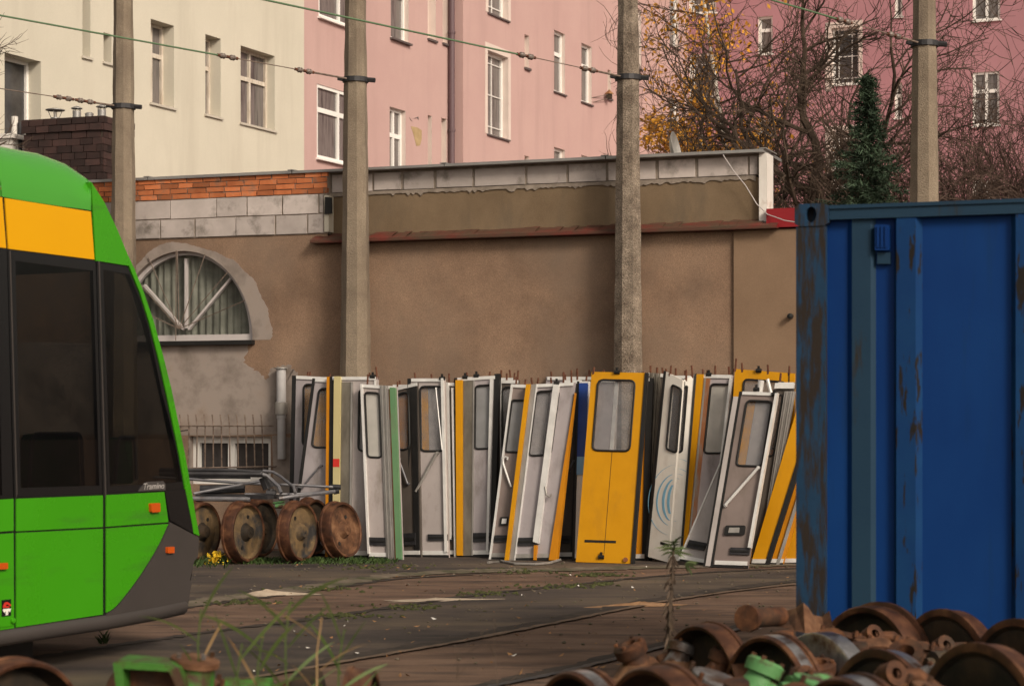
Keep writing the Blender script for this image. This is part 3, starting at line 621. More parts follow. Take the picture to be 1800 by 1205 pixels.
p = psm.P(psm.uv(8, 250)[0], 4.33); w = MB(); w.box(Plane(p, hS), -.25, .25, 0, psm.uv(8, 248)[1]-4.33, .2, -.2); w.box(Plane(p, hS), -.3, .3, psm.uv(8, 248)[1]-4.328, psm.uv(8, 240)[1]-4.33, .25, -.25)
tag(w.build('roof_hatch', M['whitepaint'], None, origin=p), 'low white painted roof hatch at the left frame edge beside the pipes', 'hatch')

# ------------------------------------------------------------------ poles and span wires
wdir = V((-.65, -.76, 0)).normalized()
def pole(x, Y, yref, wref, ytop, wtop, yc, mat, lab, rot, n=8):
    c = at(x, yref, Y); X0 = c.x; z0 = c.z; z1 = at(x, ytop, Y).z; w0, w1 = wref*Y/F, wtop*Y/F; k = (w1-w0)/(z1-z0)
    t = thing('concrete_pole', lab, 'pole', (X0, Y, 0), 'concrete poles along the shed')
    H = 9.5; mb = MB(); seg = 46; vs = []; fs = []
    for i in range(seg+1):
        z = H*i/seg; r = max(.08, (w0+k*(z-z0))/2/math.cos(math.pi/n/2))
        for j in range(n):
            a = rot+2*math.pi*j/n; rr = r+rng.uniform(-.005, .005); vs.append((X0+math.cos(a)*rr, Y+math.sin(a)*rr, z))
    for i in range(seg):
        for j in range(n): l = (j+1) % n; fs.append((i*n+j, i*n+l, (i+1)*n+l, (i+1)*n+j))
    fs.append(tuple(range(seg*n, seg*n+n))); mb.add(vs, fs); mb.build('shaft', M[mat], t)
    zc = at(x, yc, Y).z; rc = (w0+k*(zc-z0))/2+.02; b = MB()
    b.lathe([(-.028, rc-.03), (-.028, rc), (.028, rc), (.028, rc-.03)], (X0, Y, zc), (0, 0, 1), 16)
    b.tube([(X0+rc-.02, Y-.03, zc), (X0+rc+.08, Y-.05, zc-.01)], .028, 6); b.tube([(X0-rc+.02, Y-.03, zc), (X0-rc-.05, Y-.06, zc+.01)], .022, 6)
    b.build('clamp', M['dark'], t)
    return V((X0, Y, zc))+wdir*rc
def find(p0, slope, xt):
    a, b = 0, 14
    for _ in range(40):
        m = (a+b)/2; q = p0+wdir*m; 
        if CX+F*q.x/q.y > xt: a = m
        else: b = m
    return a
def spanwire(p0, ins, lab, green, xe):
    t = thing('span_wire', lab, 'wire', p0, 'span wires tied to the concrete poles')
    s_end = 15; sag = lambda s: p0+wdir*s+V((0, 0, .0))
    w = MB(); ss = [find(p0, 0, x) for x in ins]
    f = ss[-1]; w.tube([p0, sag(ss[0])], .012, 6); w.tube([sag(ss[0]), sag(f)], .006, 5); 
    w.build('rod', M['wire_rust'], t)
    w = MB(); w.tube([sag(f+ (s_end-f)*i/12) for i in range(13)], .010 if green else .006, 6); w.build('cable', M['greenwire'] if green else M['wire_rust'], t)
    for s, two in zip(ss, (True,)*len(ss)):
        for k in ((-.07, .07) if two else (0,)):
            c = sag(s+k); w = MB(); w.lathe([(-.045, .010), (-.04, .02), (-.018, .032), (0, .026), (.018, .032), (.04, .02), (.045, .010)], c, wdir, 12)
            io = w.build('insulator', M['porcelain'], t, True)
            
            for q in (-1, 1): w = MB(); w.tube([c+wdir*.075*q, c+wdir*.045*q], .018, 6); w.build('shackle', M['pin'], io)
a = pole(217, 24.2, 420, 42, 0, 33, 188, 'concrete', 'tall concrete pole rising behind the green tram roof', .2)
spanwire(a, (150, 112), 'thin wire leading left from the concrete pole behind the tram', False, 0)
a = pole(625, 23.2, 650, 53, 0, 36, 141, 'concrete', 'tall two toned concrete pole behind the grey and cream door stack', .18)
spanwire(a, (535, 400), 'green cable passing in front of the cream house to a two toned pole', True, 0)
a = pole(1104, 22.1, 640, 52, 0, 37, 137, 'concrete_rough', 'rough pebbly concrete pole directly behind the wide yellow door', .3)
spanwire(a, (1035, 925), 'green cable crossing the pink house to the rough pole', True, 480)
a = pole(1625, 20.8, 340, 51, 0, 40, 78, 'concrete', 'smooth concrete pole rising behind the blue container', .1)
spanwire(a, (1572, 1483), 'cable end with insulators tied to the pole behind the container', True, 1390)

# ------------------------------------------------------------------ trees
def rdir(r): 
    return V((r.gauss(0, 1), r.gauss(0, 1), r.gauss(0, 1))).normalized()
def branch(mb, p, d, L, r0, lev, P, r, tips):
    ns = P['ns'][min(lev, len(P['ns'])-1)]; pts = [p.copy()]; rad = [r0]; q = p.copy(); dd = d.copy()
    for i in range(ns):
        dd = (dd + rdir(r)*P['gn'] + V((0, 0, P['up'][min(lev, len(P['up'])-1)]))).normalized()
        q = q + dd*L/ns; pts.append(q.copy()); rad.append(r0*(1-(1-P['tap'])*(i+1)/ns))
    mb.tube(pts, rad, (8, 6, 5, 4, 3, 3, 3)[min(lev, 6)], cap=False)
    if lev >= P['lev']: tips.append((pts[-1], dd)); tips.append((pts[len(pts)//2], dd)); return
    nc = P['nc'][min(lev, len(P['nc'])-1)]
    for c in range(nc):
        t = (P['lo'] if lev else P['lo0']) + (1-(P['lo'] if lev else P['lo0']))*(c+r.uniform(.2, 1))/nc; t = min(t, 1)
        f = t*ns; i = min(int(f), ns-1); pp = pts[i].lerp(pts[i+1], f-i); rr = rad[i]*.62
        bd = (pts[i+1]-pts[i]).normalized(); side = bd.cross(rdir(r)).normalized(); an = r.uniform(*P['ang'])
        nd = (bd*math.cos(an)+side*math.sin(an)).normalized()
        branch(mb, pp, nd, L*P['ratio']*r.uniform(.7, 1.15)*(1-.35*t*(lev == 0)), max(rr, P['rmin']), lev+1, P, r, tips)
def baretree(base, H, r0, P, seed, lab, cat='tree', name='bare_tree', lean=V((0, 0, 1)), group=None, stems=1, bark='bark'):
    r = random.Random(seed); t = thing(name, lab, cat, base, group); tr = MB(); cr = MB(); tips = []
    for s in range(stems):
        d = (lean + (rdir(r)*.35 if stems > 1 else V((0, 0, 0)))).normalized(); ns = 7; q = base.copy(); pts = [q.copy()]; rad = [r0]
        for i in range(ns):
            d = (d+rdir(r)*P['gn']*.22+V((0, 0, .12))).normalized(); q = q+d*H*P['tf']/ns; pts.append(q.copy()); rad.append(r0*(1-.45*(i+1)/ns))
        tr.tube(pts, rad, 10); nc = P['n0']
        for c in range(nc):
            tt = P['t0']+(1-P['t0'])*(c+.6)/nc; f = tt*ns; i = min(int(f), ns-1); pp = pts[i].lerp(pts[i+1], f-i); an = 2*math.pi*(c*.382+r.uniform(-.06, .06)); e = r.uniform(*P['el'])
            nd = V((math.cos(an)*math.cos(e), math.sin(an)*math.cos(e), math.sin(e)))
            branch(cr, pp, nd, H*P['bl']*r.uniform(.8, 1.15), rad[i]*.6, 1, P, r, tips)
        branch(cr, pts[-1], d, H*P['bl']*.9, rad[-1]*.8, 1, P, r, tips)
    tr.build('trunk', M[bark], t, True); cr.build('crown', M[P.get('mat', 'bark')], t)
    return t, tips
PW = dict(ns=(5, 7, 6, 5, 4), gn=.42, up=(.05, .02, .03, .04), tap=.35, lev=4, nc=(6, 9, 8, 6), lo=.15, lo0=.3, ang=(.5, 1.2), ratio=.58, rmin=.0065, tf=.60, n0=15, t0=.42, el=(-.1, 1.0), bl=.31)
baretree(gp(1402, 905), 9.6, .17, PW, 4, 'large gnarled bare tree with dark trunk behind the shed end', 'tree', 'bare_tree')
PW2 = dict(PW, nc=(6, 7, 6, 5), n0=12, tf=.55, bl=.36, t0=.45)
baretree(gp(1235, 900), 5.9, .10, PW2, 9, 'low twiggy bare tree behind the satellite dish', 'tree', 'bare_tree')
baretree(gp(1335, 895), 7.0, .10, PW2, 29, 'slender bare tree between the birch and the large gnarled tree', 'tree', 'bare_tree')
PS_ = dict(PW, lev=4, gn=.26, up=(.1, .1, .08, .05), nc=(5, 7, 6, 4), tf=.45, n0=5, t0=.45, bl=.5, el=(.4, 1.1), mat='twig', rmin=.0065)
baretree(gp(1720, 915), 5.4, .05, PS_, 14, 'loose bare shrub of upright twigs right of the container pole', 'shrub', 'bare_shrub', stems=6, bark='twig')
baretree(gp(1840, 915), 6.0, .06, PS_, 15, 'taller bare shrub at the right frame edge above the container', 'shrub', 'bare_shrub', stems=5, bark='twig')
baretree(gp(1610, 900), 5.2, .05, PS_, 18, 'thin bare shrub between the spruce and the concrete pole', 'shrub', 'bare_shrub', stems=4, bark='twig')
PL = dict(PW, lev=3, n0=7, bl=.12, tf=.85, gn=.3, rmin=.0035)
baretree(V((-5.75, 19.0, 0)), 6.4, .05, PL, 31, 'bare tree whose twigs reach in at the upper left corner', 'tree', 'bare_tree')
# birch
PBi = dict(ns=(6, 6, 6, 5), gn=.14, up=(.1, -.02, -.16, -.28), tap=.3, lev=3, nc=(6, 6, 5), lo=.15, lo0=.2, ang=(.4, .9), ratio=.5, rmin=.0045, tf=.95, n0=30, t0=.30, el=(.1, .8), bl=.16, mat='twig')
bt, tips = baretree(gp(1368, 878), 11.0, .055, PBi, 5, 'white barked birch with the last yellow leaves beside the bare tree', 'tree', 'birch_tree', lean=V((-.17, 0, 1)).normalized(), bark='birchbark')
r = random.Random(3); lf = MB()
def leafquad(mb, p, s, r):
    a = rdir(r)*s; b = a.cross(rdir(r)).normalized()*s*.6; mb.add([p-a, p+b*.9, p+a, p-b*.9], [(0, 1, 2, 3)])
for p, d in tips:
    px = CX+F*p.x/p.y
    if px < 1138: continue
    if px > 1390: k = 0 if r.random() < .9 else 1
    elif px > 1320: k = 1 if r.random() < .6 else 0
    else: k = r.choice((2, 3, 4, 5))
    for _ in range(k): leafquad(lf, p+rdir(r)*.14, r.uniform(.036, .07), r)
lf.build('leaves', M['yleaf'], bt)
bt2, tips = baretree(gp(1232, 878), 7.4, .05, dict(PBi, n0=44, bl=.16, t0=.5), 8, 'small weeping birch with yellow leaves left of the bare trees', 'tree', 'birch_tree', lean=V((-.03, 0, 1)).normalized(), bark='birchbark')
lf = MB()
for p, d in tips:
    if CX+F*p.x/p.y < 1128: continue
    for _ in range(r.choice((2, 3, 4, 5, 6))): leafquad(lf, p+rdir(r)*.15, r.uniform(.036, .07), r)
lf.build('leaves', M['yleaf'], bt2)
# spruce
sp = gp(1525, 935); H = at(0, 128, sp.y).z; st = thing('spruce_tree', 'dark green spruce standing behind the blue container', 'tree', sp)
w = MB(); w.tube([sp, sp+V((0, 0, H*.5)), sp+V((0, 0, H))], [.12, .07, .01], 8); w.build('trunk', M['bark'], st, True)
nd = MB(); r = random.Random(21)
for k in range(300):
    t = (k/300)**.85; z = H*(.30+.69*t)
    wd = .10+1.75*(1-t)**1.45; az = k*2.399+r.uniform(-.3, .3); L = wd*r.uniform(.45, 1.3); dz = -.25*(1-t)+.25*t
    d = V((math.cos(az), math.sin(az), dz+r.uniform(-.15, .15))); p0 = sp+V((0, 0, z)); n = max(5, int(L/.045))
    nd.tube([p0, p0+d*L], [.012, .004], 3, cap=False)
    for i in range(n):
        f = (i+1)/n; c = p0+d*L*f+V((0, 0, -.12*f*f*L)); 
        for q in range(9):
            v = (d*.8+rdir(r)*.9).normalized()*r.uniform(.05, .11); s = v.cross(rdir(r)).normalized()*.011
            c2 = c+rdir(r)*.035; nd.add([c2-s, c2+s, c2+v], [(0, 1, 2)])
nd.build('crown', M['needle'], st)
# ------------------------------------------------------------------ tram
PT = Plane(at(0, HY, 11.6)-V((0, 0, EYE)), (.416, .9094, 0)); TW = 2.35
tr = thing('tram', 'bright green and yellow modern tram with dark tinted windows, its end at the yard', 'tram', PT.P(0, 0, -TW/2))
back = -8.0                                              # local length behind the frame edge
def puv(p): q = PT.uv(*p); return (back, q[1]) if p[0] == -170 else q
def tp(name, pts, m, d0=0, d1=-.03, par=tr, label=None, smooth=False):
    w = MB(); w.prism(PT, [puv(p) for p in pts], d0, d1); return w.build(name, M[m], par, label=label, smooth=smooth)
# slanted end edge (pixel outline)
edge = [(160, 320), (182, 354), (205, 402), (225, 450), (236, 473), (252, 513), (270, 566), (287, 628), (301, 684), (313, 742), (325, 800), (336, 862), (345, 915), (350, 941)]
eo = [PT.uv(*p) for p in edge]
lowedge = [(350, 941), (347, 978), (341, 985), (333, 1018), (336, 1022), (330, 1062)]
# dark backing frames that show as the seams
tp('seam_frame', [(-170, 1132), (-170, 872), (18, 872), (290, 857), (326, 852), (342, 940), (350, 943), (330, 1062), (187, 1088), (0, 1115)], 'tblack', -.008, -.05)
tp('seam_frame', [(-170, 300), (0, 343), (160, 368), (163, 330), (236, 474), (168, 462), (0, 441), (-170, 418)], 'tblack', -.008, -.05)
for a, b in ((14, 21), (170, 177)):
    wp = tp('window_pillar', [(a, 440), (b, 441), (b+12, 866), (a+12, 876)], 'tblack', -.002, -.04)
    tp('pillar_seal', [(a+2.5, 440), (b-2.5, 441), (b+9.5, 867), (a+14.5, 875)], 'tgrey', .002, -.002, wp)
# lower panels
tp('side_panel', [(-170, 882), (24, 876), (24, 932), (-170, 945)], 'tgreen'); tp('side_panel', [(-170, 949), (24, 936), (25, 1103), (-170, 1135)], 'tgreen')
tp('side_panel', [(29, 876), (181, 870), (181, 925.5), (29, 933)], 'tgreen'); tp('side_panel', [(29, 936), (181, 928.5), (181, 1079), (29, 1102)], 'tgreen')
tp('side_panel', [(187, 869.5), (289, 864), (296, 917), (187, 925)], 'tgreen')
cv = curve([(296, 920), (276, 962), (245, 1012), (215, 1052), (200, 1068), (187, 1076)], 5)
tp('side_panel', [(187, 928)]+[(p.x, p.y) for p in cv], 'tgreen')
cv2 = [(p.x+1.6, p.y+1.2) for p in cv]
tp('bumper_panel', [(298, 917), (338, 938), (349, 944)]+lowedge[1:]+[(187, 1083)]+cv2[::-1], 'tgrey', .004, -.05)
# skirt as a rounded bar
w = MB(); sk = [(-170, 1147), (0, 1118), (90, 1104), (187, 1090), (280, 1073), (326, 1063), (332, 1055)]
w.tube([PT.P(*puv((x, y+3)), -.035) for x, y in sk], [.055]*6+[.03], 10); w.build('skirt', M['tgrey'], tr, True)
# yellow band and end pillar
tp('yellow_panel', [(-170, 322), (4, 347), (11, 436), (-170, 413)], 'tyellow'); tp('yellow_panel', [(9, 348), (160, 372), (166, 456), (15, 437)], 'tyellow')
inn = [(168, 458), (226, 467), (246, 515), (262, 566), (278, 628), (292, 690), (303, 742), (315, 800), (325, 858), (336, 912), (340, 937)]
tp('end_pillar', edge+inn[::-1]+[(163, 371), (161, 340)], 'tgreen', .003, -.06)
w = MB(); w.ppx(PT, [(318, 756), (329, 754.4), (329, 756.4), (318, 758)], .006, 0); w.build('seam', M['tblack'], tr)
# windows: dark surround and tinted glass
def twin(pts, inset, lab=None):
    o = [puv(p) for p in pts]; c = V((sum(p[0] for p in o)/len(o), sum(p[1] for p in o)/len(o)))
    i = [tuple(V(p)+(c-V(p)).normalized()*inset) for p in o]
    a = sum(o[k-1][0]*o[k][1]-o[k][0]*o[k-1][1] for k in range(len(o)))
    if a < 0: o, i = o[::-1], i[::-1]
    w = MB(); w.ring(PT, o, i, -.004, -.03); f = w.build('side_window', M['tblack'], tr, label=lab)
    w = MB(); w.prism(PT, i, -.006, -.014); w.build('pane', M['tglass'], f)
twin([(-170, 422), (13, 441), (24, 874), (-170, 880)], .10)
twin([(22, 442), (169, 461), (181, 867), (32, 873)], .06)
twin([(178, 463), (226, 470), (246, 517), (262, 568), (278, 630), (292, 692), (303, 744), (315, 802), (324, 856), (290, 861), (190, 865)], .045)
tp('corner_blank', [(290, 863), (325, 859), (336, 914), (340, 937), (299, 914)], 'tblack', .001, -.03)
for u in (-1.75, -3.35, -4.95, -6.55):
    w = MB(); w.box(PT, u-.05, u+.05, 1.04, 2.50, .0, -.04); w.build('window_pillar', M['tgrey'], tr)
    w = MB(); w.box(PT, u-.012, u+.012, .34, 1.03, .004, -.01); w.box(PT, u-.012, u+.012, 2.52, 2.86, .004, -.01); w.build('seam', M['tblack'], tr)
w = MB(); w.box(PT, back-.4, back+.01, .35, 2.95, -.12, -TW+.12); w.build('gangway_bellows', M['tblack'], tr)
# far side, roof, floor, end glass
far = PT.shift(-TW); n_ = len(eo)
def slab(name, z0, z1, m, u1): 
    w = MB(); w.box(far, back, u1, z0, z1, 0, .04); return w.build(name, M[m], tr)
zs = lambda y: PT.uv(100, y)[1]
slab('far_side_panel', .32, 1.05, 'tgreen', eo[-1][0]-.08); slab('far_side_panel', 2.45, 2.85, 'tyellow', eo[0][0])
w = MB()
for u in (-7.9, -6.0, -4.5, -3.0, -1.5, -.75, .62): w.box(far, u-.05, u+.05, 1.052, 2.448, .002, .04)
w.build('far_window_posts', M['tblack'], tr)
w = MB(); w.prism(far, [(back, 1.052), (eo[-2][0]-.12, 1.052), (eo[5][0]-.08, 2.448), (back, 2.448)], .015, .022); w.build('far_side_window', M['tclear'], tr)
prof = [(3, 262), (30, 265), (60, 270), (110, 288), (150, 313), (160, 320)]
base_ = [(3, 345.5), (30, 350.5), (60, 355.5), (110, 363), (150, 368), (160, 370)]
P1 = PT.shift(-.30)
def roofseg(i0, i1, u0=None):
    w = MB(); A = [PT.uv(*p) for p in base_[i0:i1+1]]; ins = [.30, .30, .30, .24, .10, .0]; B = [PT.shift(-q).uv(*p) for q, p in zip(ins, prof)]
    if u0 is not None: A = [(u0, A[0][1]-.0)]+A; B = [(u0, B[0][1]+.10)]+B
    B[0] = (A[0][0], B[0][1]+.012)
    m = 8; n = len(A); vs = []
    for k in range(m+1):
        t = k/m; s = math.sin(t*math.pi/2); c = 1-math.cos(t*math.pi/2)
        for a, b, q in zip(A, B, ins): vs.append(PT.P(a[0]+(b[0]-a[0])*t, a[1]+(b[1]-a[1])*s, -q*c))
    for a, b in zip(A, B): vs.append(PT.P(b[0], b[1]+.03, -TW+.30))
    for a, b in zip(A, B): vs.append(PT.P(a[0], a[1], -TW))
    fs = [(k*n+i, k*n+i+1, (k+1)*n+i+1, (k+1)*n+i) for k in range(m+2) for i in range(n-1)]
    w.add(vs, fs); return w
roofseg(0, 0, back).add([], []) if False else None
w = roofseg(0, 5); w.build('roof_panel', M['tgreen_roof'], tr, True)
w = MB(); A0 = PT.uv(1.5, 345); B0 = P1.uv(3, 262); vs = []
for u in (back, A0[0]):
    for k in range(9):
        t = k/8; vs.append(PT.P(u, A0[1]+(B0[1]-A0[1])*math.sin(t*1.5708), -.30*(1-math.cos(t*1.5708))))
    vs += [PT.P(u, B0[1]+.03, -TW+.3), PT.P(u, A0[1], -TW)]
w.add(vs, [(i, 11+i, 12+i, i+1) for i in range(10)]); w.build('roof_panel', M['tgreen_roof'], tr, True)
w = MB(); w.add([PT.P(PT.uv(-6, 300)[0], A0[1], -.012), PT.P(PT.uv(4, 300)[0], A0[1], -.012)], [])
vs = []
for u in (PT.uv(1, 300)[0], PT.uv(3.5, 300)[0]):
    for k in range(9):
        t = k/8; vs.append(PT.P(u, A0[1]-.01+(B0[1]-A0[1])*math.sin(t*1.5708), -.012-.30*(1-math.cos(t*1.5708))))
    vs += [PT.P(u, B0[1]+.01, -TW+.3)]
w = MB(); w.add(vs, [(i, 10+i, 11+i, i+1) for i in range(9)]); w.build('roof_seam', M['tblack'], tr, True)
def endloft(name, pts, m, bul):
    w = MB(); k = 12; vs = []; n = len(pts)
    for j in range(k+1):
        q = j/k
        for u, v in pts: vs.append(PT.P(u+bul*math.sin(math.pi*q)-.004, v, -.02-(TW-.04)*q))
    w.add(vs, [(j*n+i, j*n+i+1, (j+1)*n+i+1, (j+1)*n+i) for j in range(k) for i in range(n-1)]); return w.build(name, M[m], tr, True)
endloft('end_roof', eo[:5], 'tgreen', .12); endloft('windscreen', eo[4:], 'tclear', .18)
endloft('end_bumper', [PT.uv(*p) for p in lowedge], 'tgrey', .22)
w = MB(); w.box(PT, back, eo[-1][0]-.2, .30, .38, -.06, -TW+.06); w.build('floor', M['tinterior'], tr)
w = MB(); w.box(PT, back, eo[0][0], 2.62, 2.66, -.06, -TW+.06); w.build('ceiling', M['tinterior'], tr)
w = MB(); w.box(PT, back, .75, .0, .30, -.35, -TW+.35); w.build('underframe_shade_box', M['tblack'], tr)  # box stretched forward to deepen the shadow under the tram
# seats inside
for x0, x1, y0, y1, dd in ((47, 142, 762, 860, -.5), (198, 236, 768, 850, -.55), (24, 60, 772, 860, -.9)):
    P2 = PT.shift(dd); q = [P2.uv(x0, y1), P2.uv(x1, y1), P2.uv(x1-4, y0), P2.uv(x0+6, y0)]
    w = MB(); w.prism(P2, rrect(q, .05), 0, -.07); s = w.build('seat', M['seat'], tr)
    w = MB(); w.tube([P2.P(*p, .02) for p in rrect(q, .05)[8:]+rrect(q, .05)[:2]], .014, 6); w.build('grab_rail', M['greytube'], s, True)
for d_ in (-.75, -1.7): 
    w = MB(); p = PT.P(PT.uv(120, 600)[0], .38, d_); w.tube([p, p+V((0, 0, 2.2))], .017, 8); w.build('grab_pole', M['tyellow'], tr, True)
# reflectors, badge, stickers
for pts in (rrect([(261, 884), (277, 883), (277.5, 899), (262, 900)], 2), rrect([(290, 960.5), (302, 960), (302, 971), (290, 971.5)], 1.5), rrect([(-6, 989), (9, 988), (9, 999), (-6, 1000)], 1.5)):
    w = MB(); w.ppx(PT, pts, .022, .0); w.build('side_reflector', M['orange'], tr)
bd = tp('badge', [(243, 863)]+[(p.x, p.y) for p in curve([(243, 863), (250, 853), (257, 847), (264, 846)], 4)]+[(286, 845), (290, 850), (290, 861)], 'badge', .004, -.004)
fc = bpy.data.curves.new('lettering', 'FONT'); fc.body = 'Tramino'; fc.size = 1; fc.extrude = .01; fc.shear = .25
fo = bpy.data.objects.new('lettering', fc); S.collection.objects.link(fo)
bpy.context.view_layer.update(); me = bpy.data.meshes.new_from_object(fo.evaluated_get(bpy.context.evaluated_depsgraph_get())); bpy.data.objects.remove(fo)
x0, y0 = PT.uv(251, 860); x1, _ = PT.uv(287, 858); xs = [v.co.x for v in me.vertices]; sc = (x1-x0)/(max(xs)-min(xs)); b_ = wloc(bd)
for v in me.vertices: v.co = PT.P(x0+(v.co.x-min(xs))*sc, y0+v.co.y*sc*.85, .007+v.co.z*.1)-b_
me.materials.append(M['lettering']); fo = bpy.data.objects.new('lettering', me); S.collection.objects.link(fo); fo.parent = bd
st = tp('warning_sticker', [(2.5, 1054), (18.5, 1052), (18.5, 1081), (2.5, 1083)], 'tblack', .004, .0)
w = MB(); w.ppx(PT, [(4, 1064), (7, 1058), (12, 1057), (18, 1062), (17, 1065), (12, 1061.5), (9, 1062), (9, 1064.5), (15, 1064.5), (15, 1067), (4, 1067.5)], .007, .003); w.build('red_arm_symbol', M['redmark'], st)
w = MB(); w.ppx(PT, [(4, 1069.5), (17.5, 1068.5), (17.5, 1071.5), (15.5, 1075), (13, 1072), (12.5, 1080), (9, 1080.5), (9, 1072.5), (6.5, 1076), (4, 1073)], .007, .003); w.build('white_bogie_symbol', M['whitemark'], st)
w = MB(); w.ppx(PT, rrect([(-40, 1089), (22, 1083), (22, 1099), (-40, 1106)], 2), .006, 0); fl = w.build('access_flap', M['tgreen'], tr)
w = MB(); c = PT.px(20, 1090, .01); w.lathe([(0, .018), (.012, .016), (.016, 0)], c, PT.n, 10); w.build('latch', M['tgreen'], fl, True)

# ------------------------------------------------------------------ shipping container
PK = Plane(V((at(1398, HY, 10.5).x, 10.5, 0)), hS); HK = at(1398, 359, 10.5).z; LK, DK = 6.06, 2.44
ct = thing('shipping_container', 'dark blue corrugated shipping container with rust on its corner post', 'container', PK.P(LK/2, 0, -DK/2))
ux = lambda x, y=700: PK.uv(x, y)[0]; up_ = ux(1451)
for u in (.004, LK-up_):
    for d_ in (0, -DK+.15): w = MB(); w.box(PK, u, u+up_-.004, .118, HK-.118, d_, d_-.15); w.build('corner_post', M['cont_rust'], ct)
for u in (0, LK-.178):
    for dd in (0, -DK+.162):
        for z in (0, HK-.118):
            q = [(u-.003, z), (u+.178, z), (u+.178, z+.118), (u-.003, z+.118)]
            ci = [(u+.085+.028*math.cos(a), z+.06+.042*math.sin(a)) for a in [2*math.pi*k/20 for k in range(20)]]
            co = []
            for k in range(20):
                a = 2*math.pi*k/20; c, s = math.cos(a), math.sin(a); f = 1/max(abs(c), abs(s)); co.append((u+.0875+.0905*c*f, z+.059+.059*s*f))
            w = MB(); w.ring(PK, co, ci, dd+.006, dd-.162); w.box(PK, u+.02, u+.15, z+.01, z+.11, dd-.06, dd-.07); w.build('corner_casting', M['cont_rust'], ct)
w = MB(); zr = PK.uv(1600, 381)[1]; w.box(PK, .18, LK-.18, zr, HK-.02, -.006, -.08); w.box(PK, .18, LK-.18, zr+.055, HK-.012, .004, -.006)
w.box(PK, .18, LK-.18, zr, HK-.02, -DK+.08, -DK); w.build('top_rail', M['cont_old'], ct)
w = MB(); w.box(PK, .18, LK-.18, .02, .16, -.004, -.08); w.box(PK, .18, LK-.18, .02, .16, -DK+.08, -DK); w.build('bottom_rail', M['cont_old'], ct)
# corrugated side: profile in (u, depth)
R0, R1 = -.012, -.052
prof = [(up_, R1), (ux(1487), R1), (ux(1496), R0-.015), (ux(1529), R0-.015), (ux(1537), R1), (ux(1569), R1), (ux(1575), R0), (ux(1609), R0), (ux(1619), R1), (ux(1776), R1), (ux(1785), R0), (ux(1822), R0)]
u = ux(1822)
while u < LK-.6: prof += [(u+.03, R1), (u+.30, R1), (u+.33, R0), (u+.42, R0)]; u += .42
prof += [(LK-up_, R0)]
w = MB(); n = len(prof); vs = [PK.P(a, zr+.004, b) for a, b in prof]+[PK.P(a, .158, b) for a, b in prof]
w.add(vs, [(i, i+n, i+n+1, i+1) for i in range(n-1)], 0)
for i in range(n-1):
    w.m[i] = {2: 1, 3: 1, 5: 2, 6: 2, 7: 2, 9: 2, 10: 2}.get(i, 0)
w.build('side_wall', [M['cont'], M['cont_old'], M['cont_ridge']], ct)
w = MB(); w.box(PK, up_, LK-up_, .16, zr, -DK+.05, -DK+.02); w.box(PK, .02, .04, .13, HK-.1, -.15, -DK+.15); w.box(PK, LK-.04, LK-.02, .13, HK-.1, -.15, -DK+.15); w.build('rear_wall', M['cont'], ct)
w = MB(); w.box(PK, .05, LK-.05, HK-.05, HK-.03, -.08, -DK+.08); w.build('roof', M['cont_old'], ct)
w = MB(); w.ppx(PK.shift(-.045), rrect([(1540, 396), (1565, 396), (1565, 441), (1540, 441)], 2), .045, -.005)
for k in range(3): w.ppx(PK.shift(-.045), [(1544+k*7, 399), (1548+k*7, 399), (1548+k*7, 436), (1544+k*7, 436)], .052, .04)
v = w.build('air_vent', M['cont'], ct); w = MB(); w.ppx(PK.shift(-.045), [(1543, 444), (1566, 444), (1566, 464), (1543, 464)], .02, -.005); w.build('vent_plate', M['cont_old'], v)

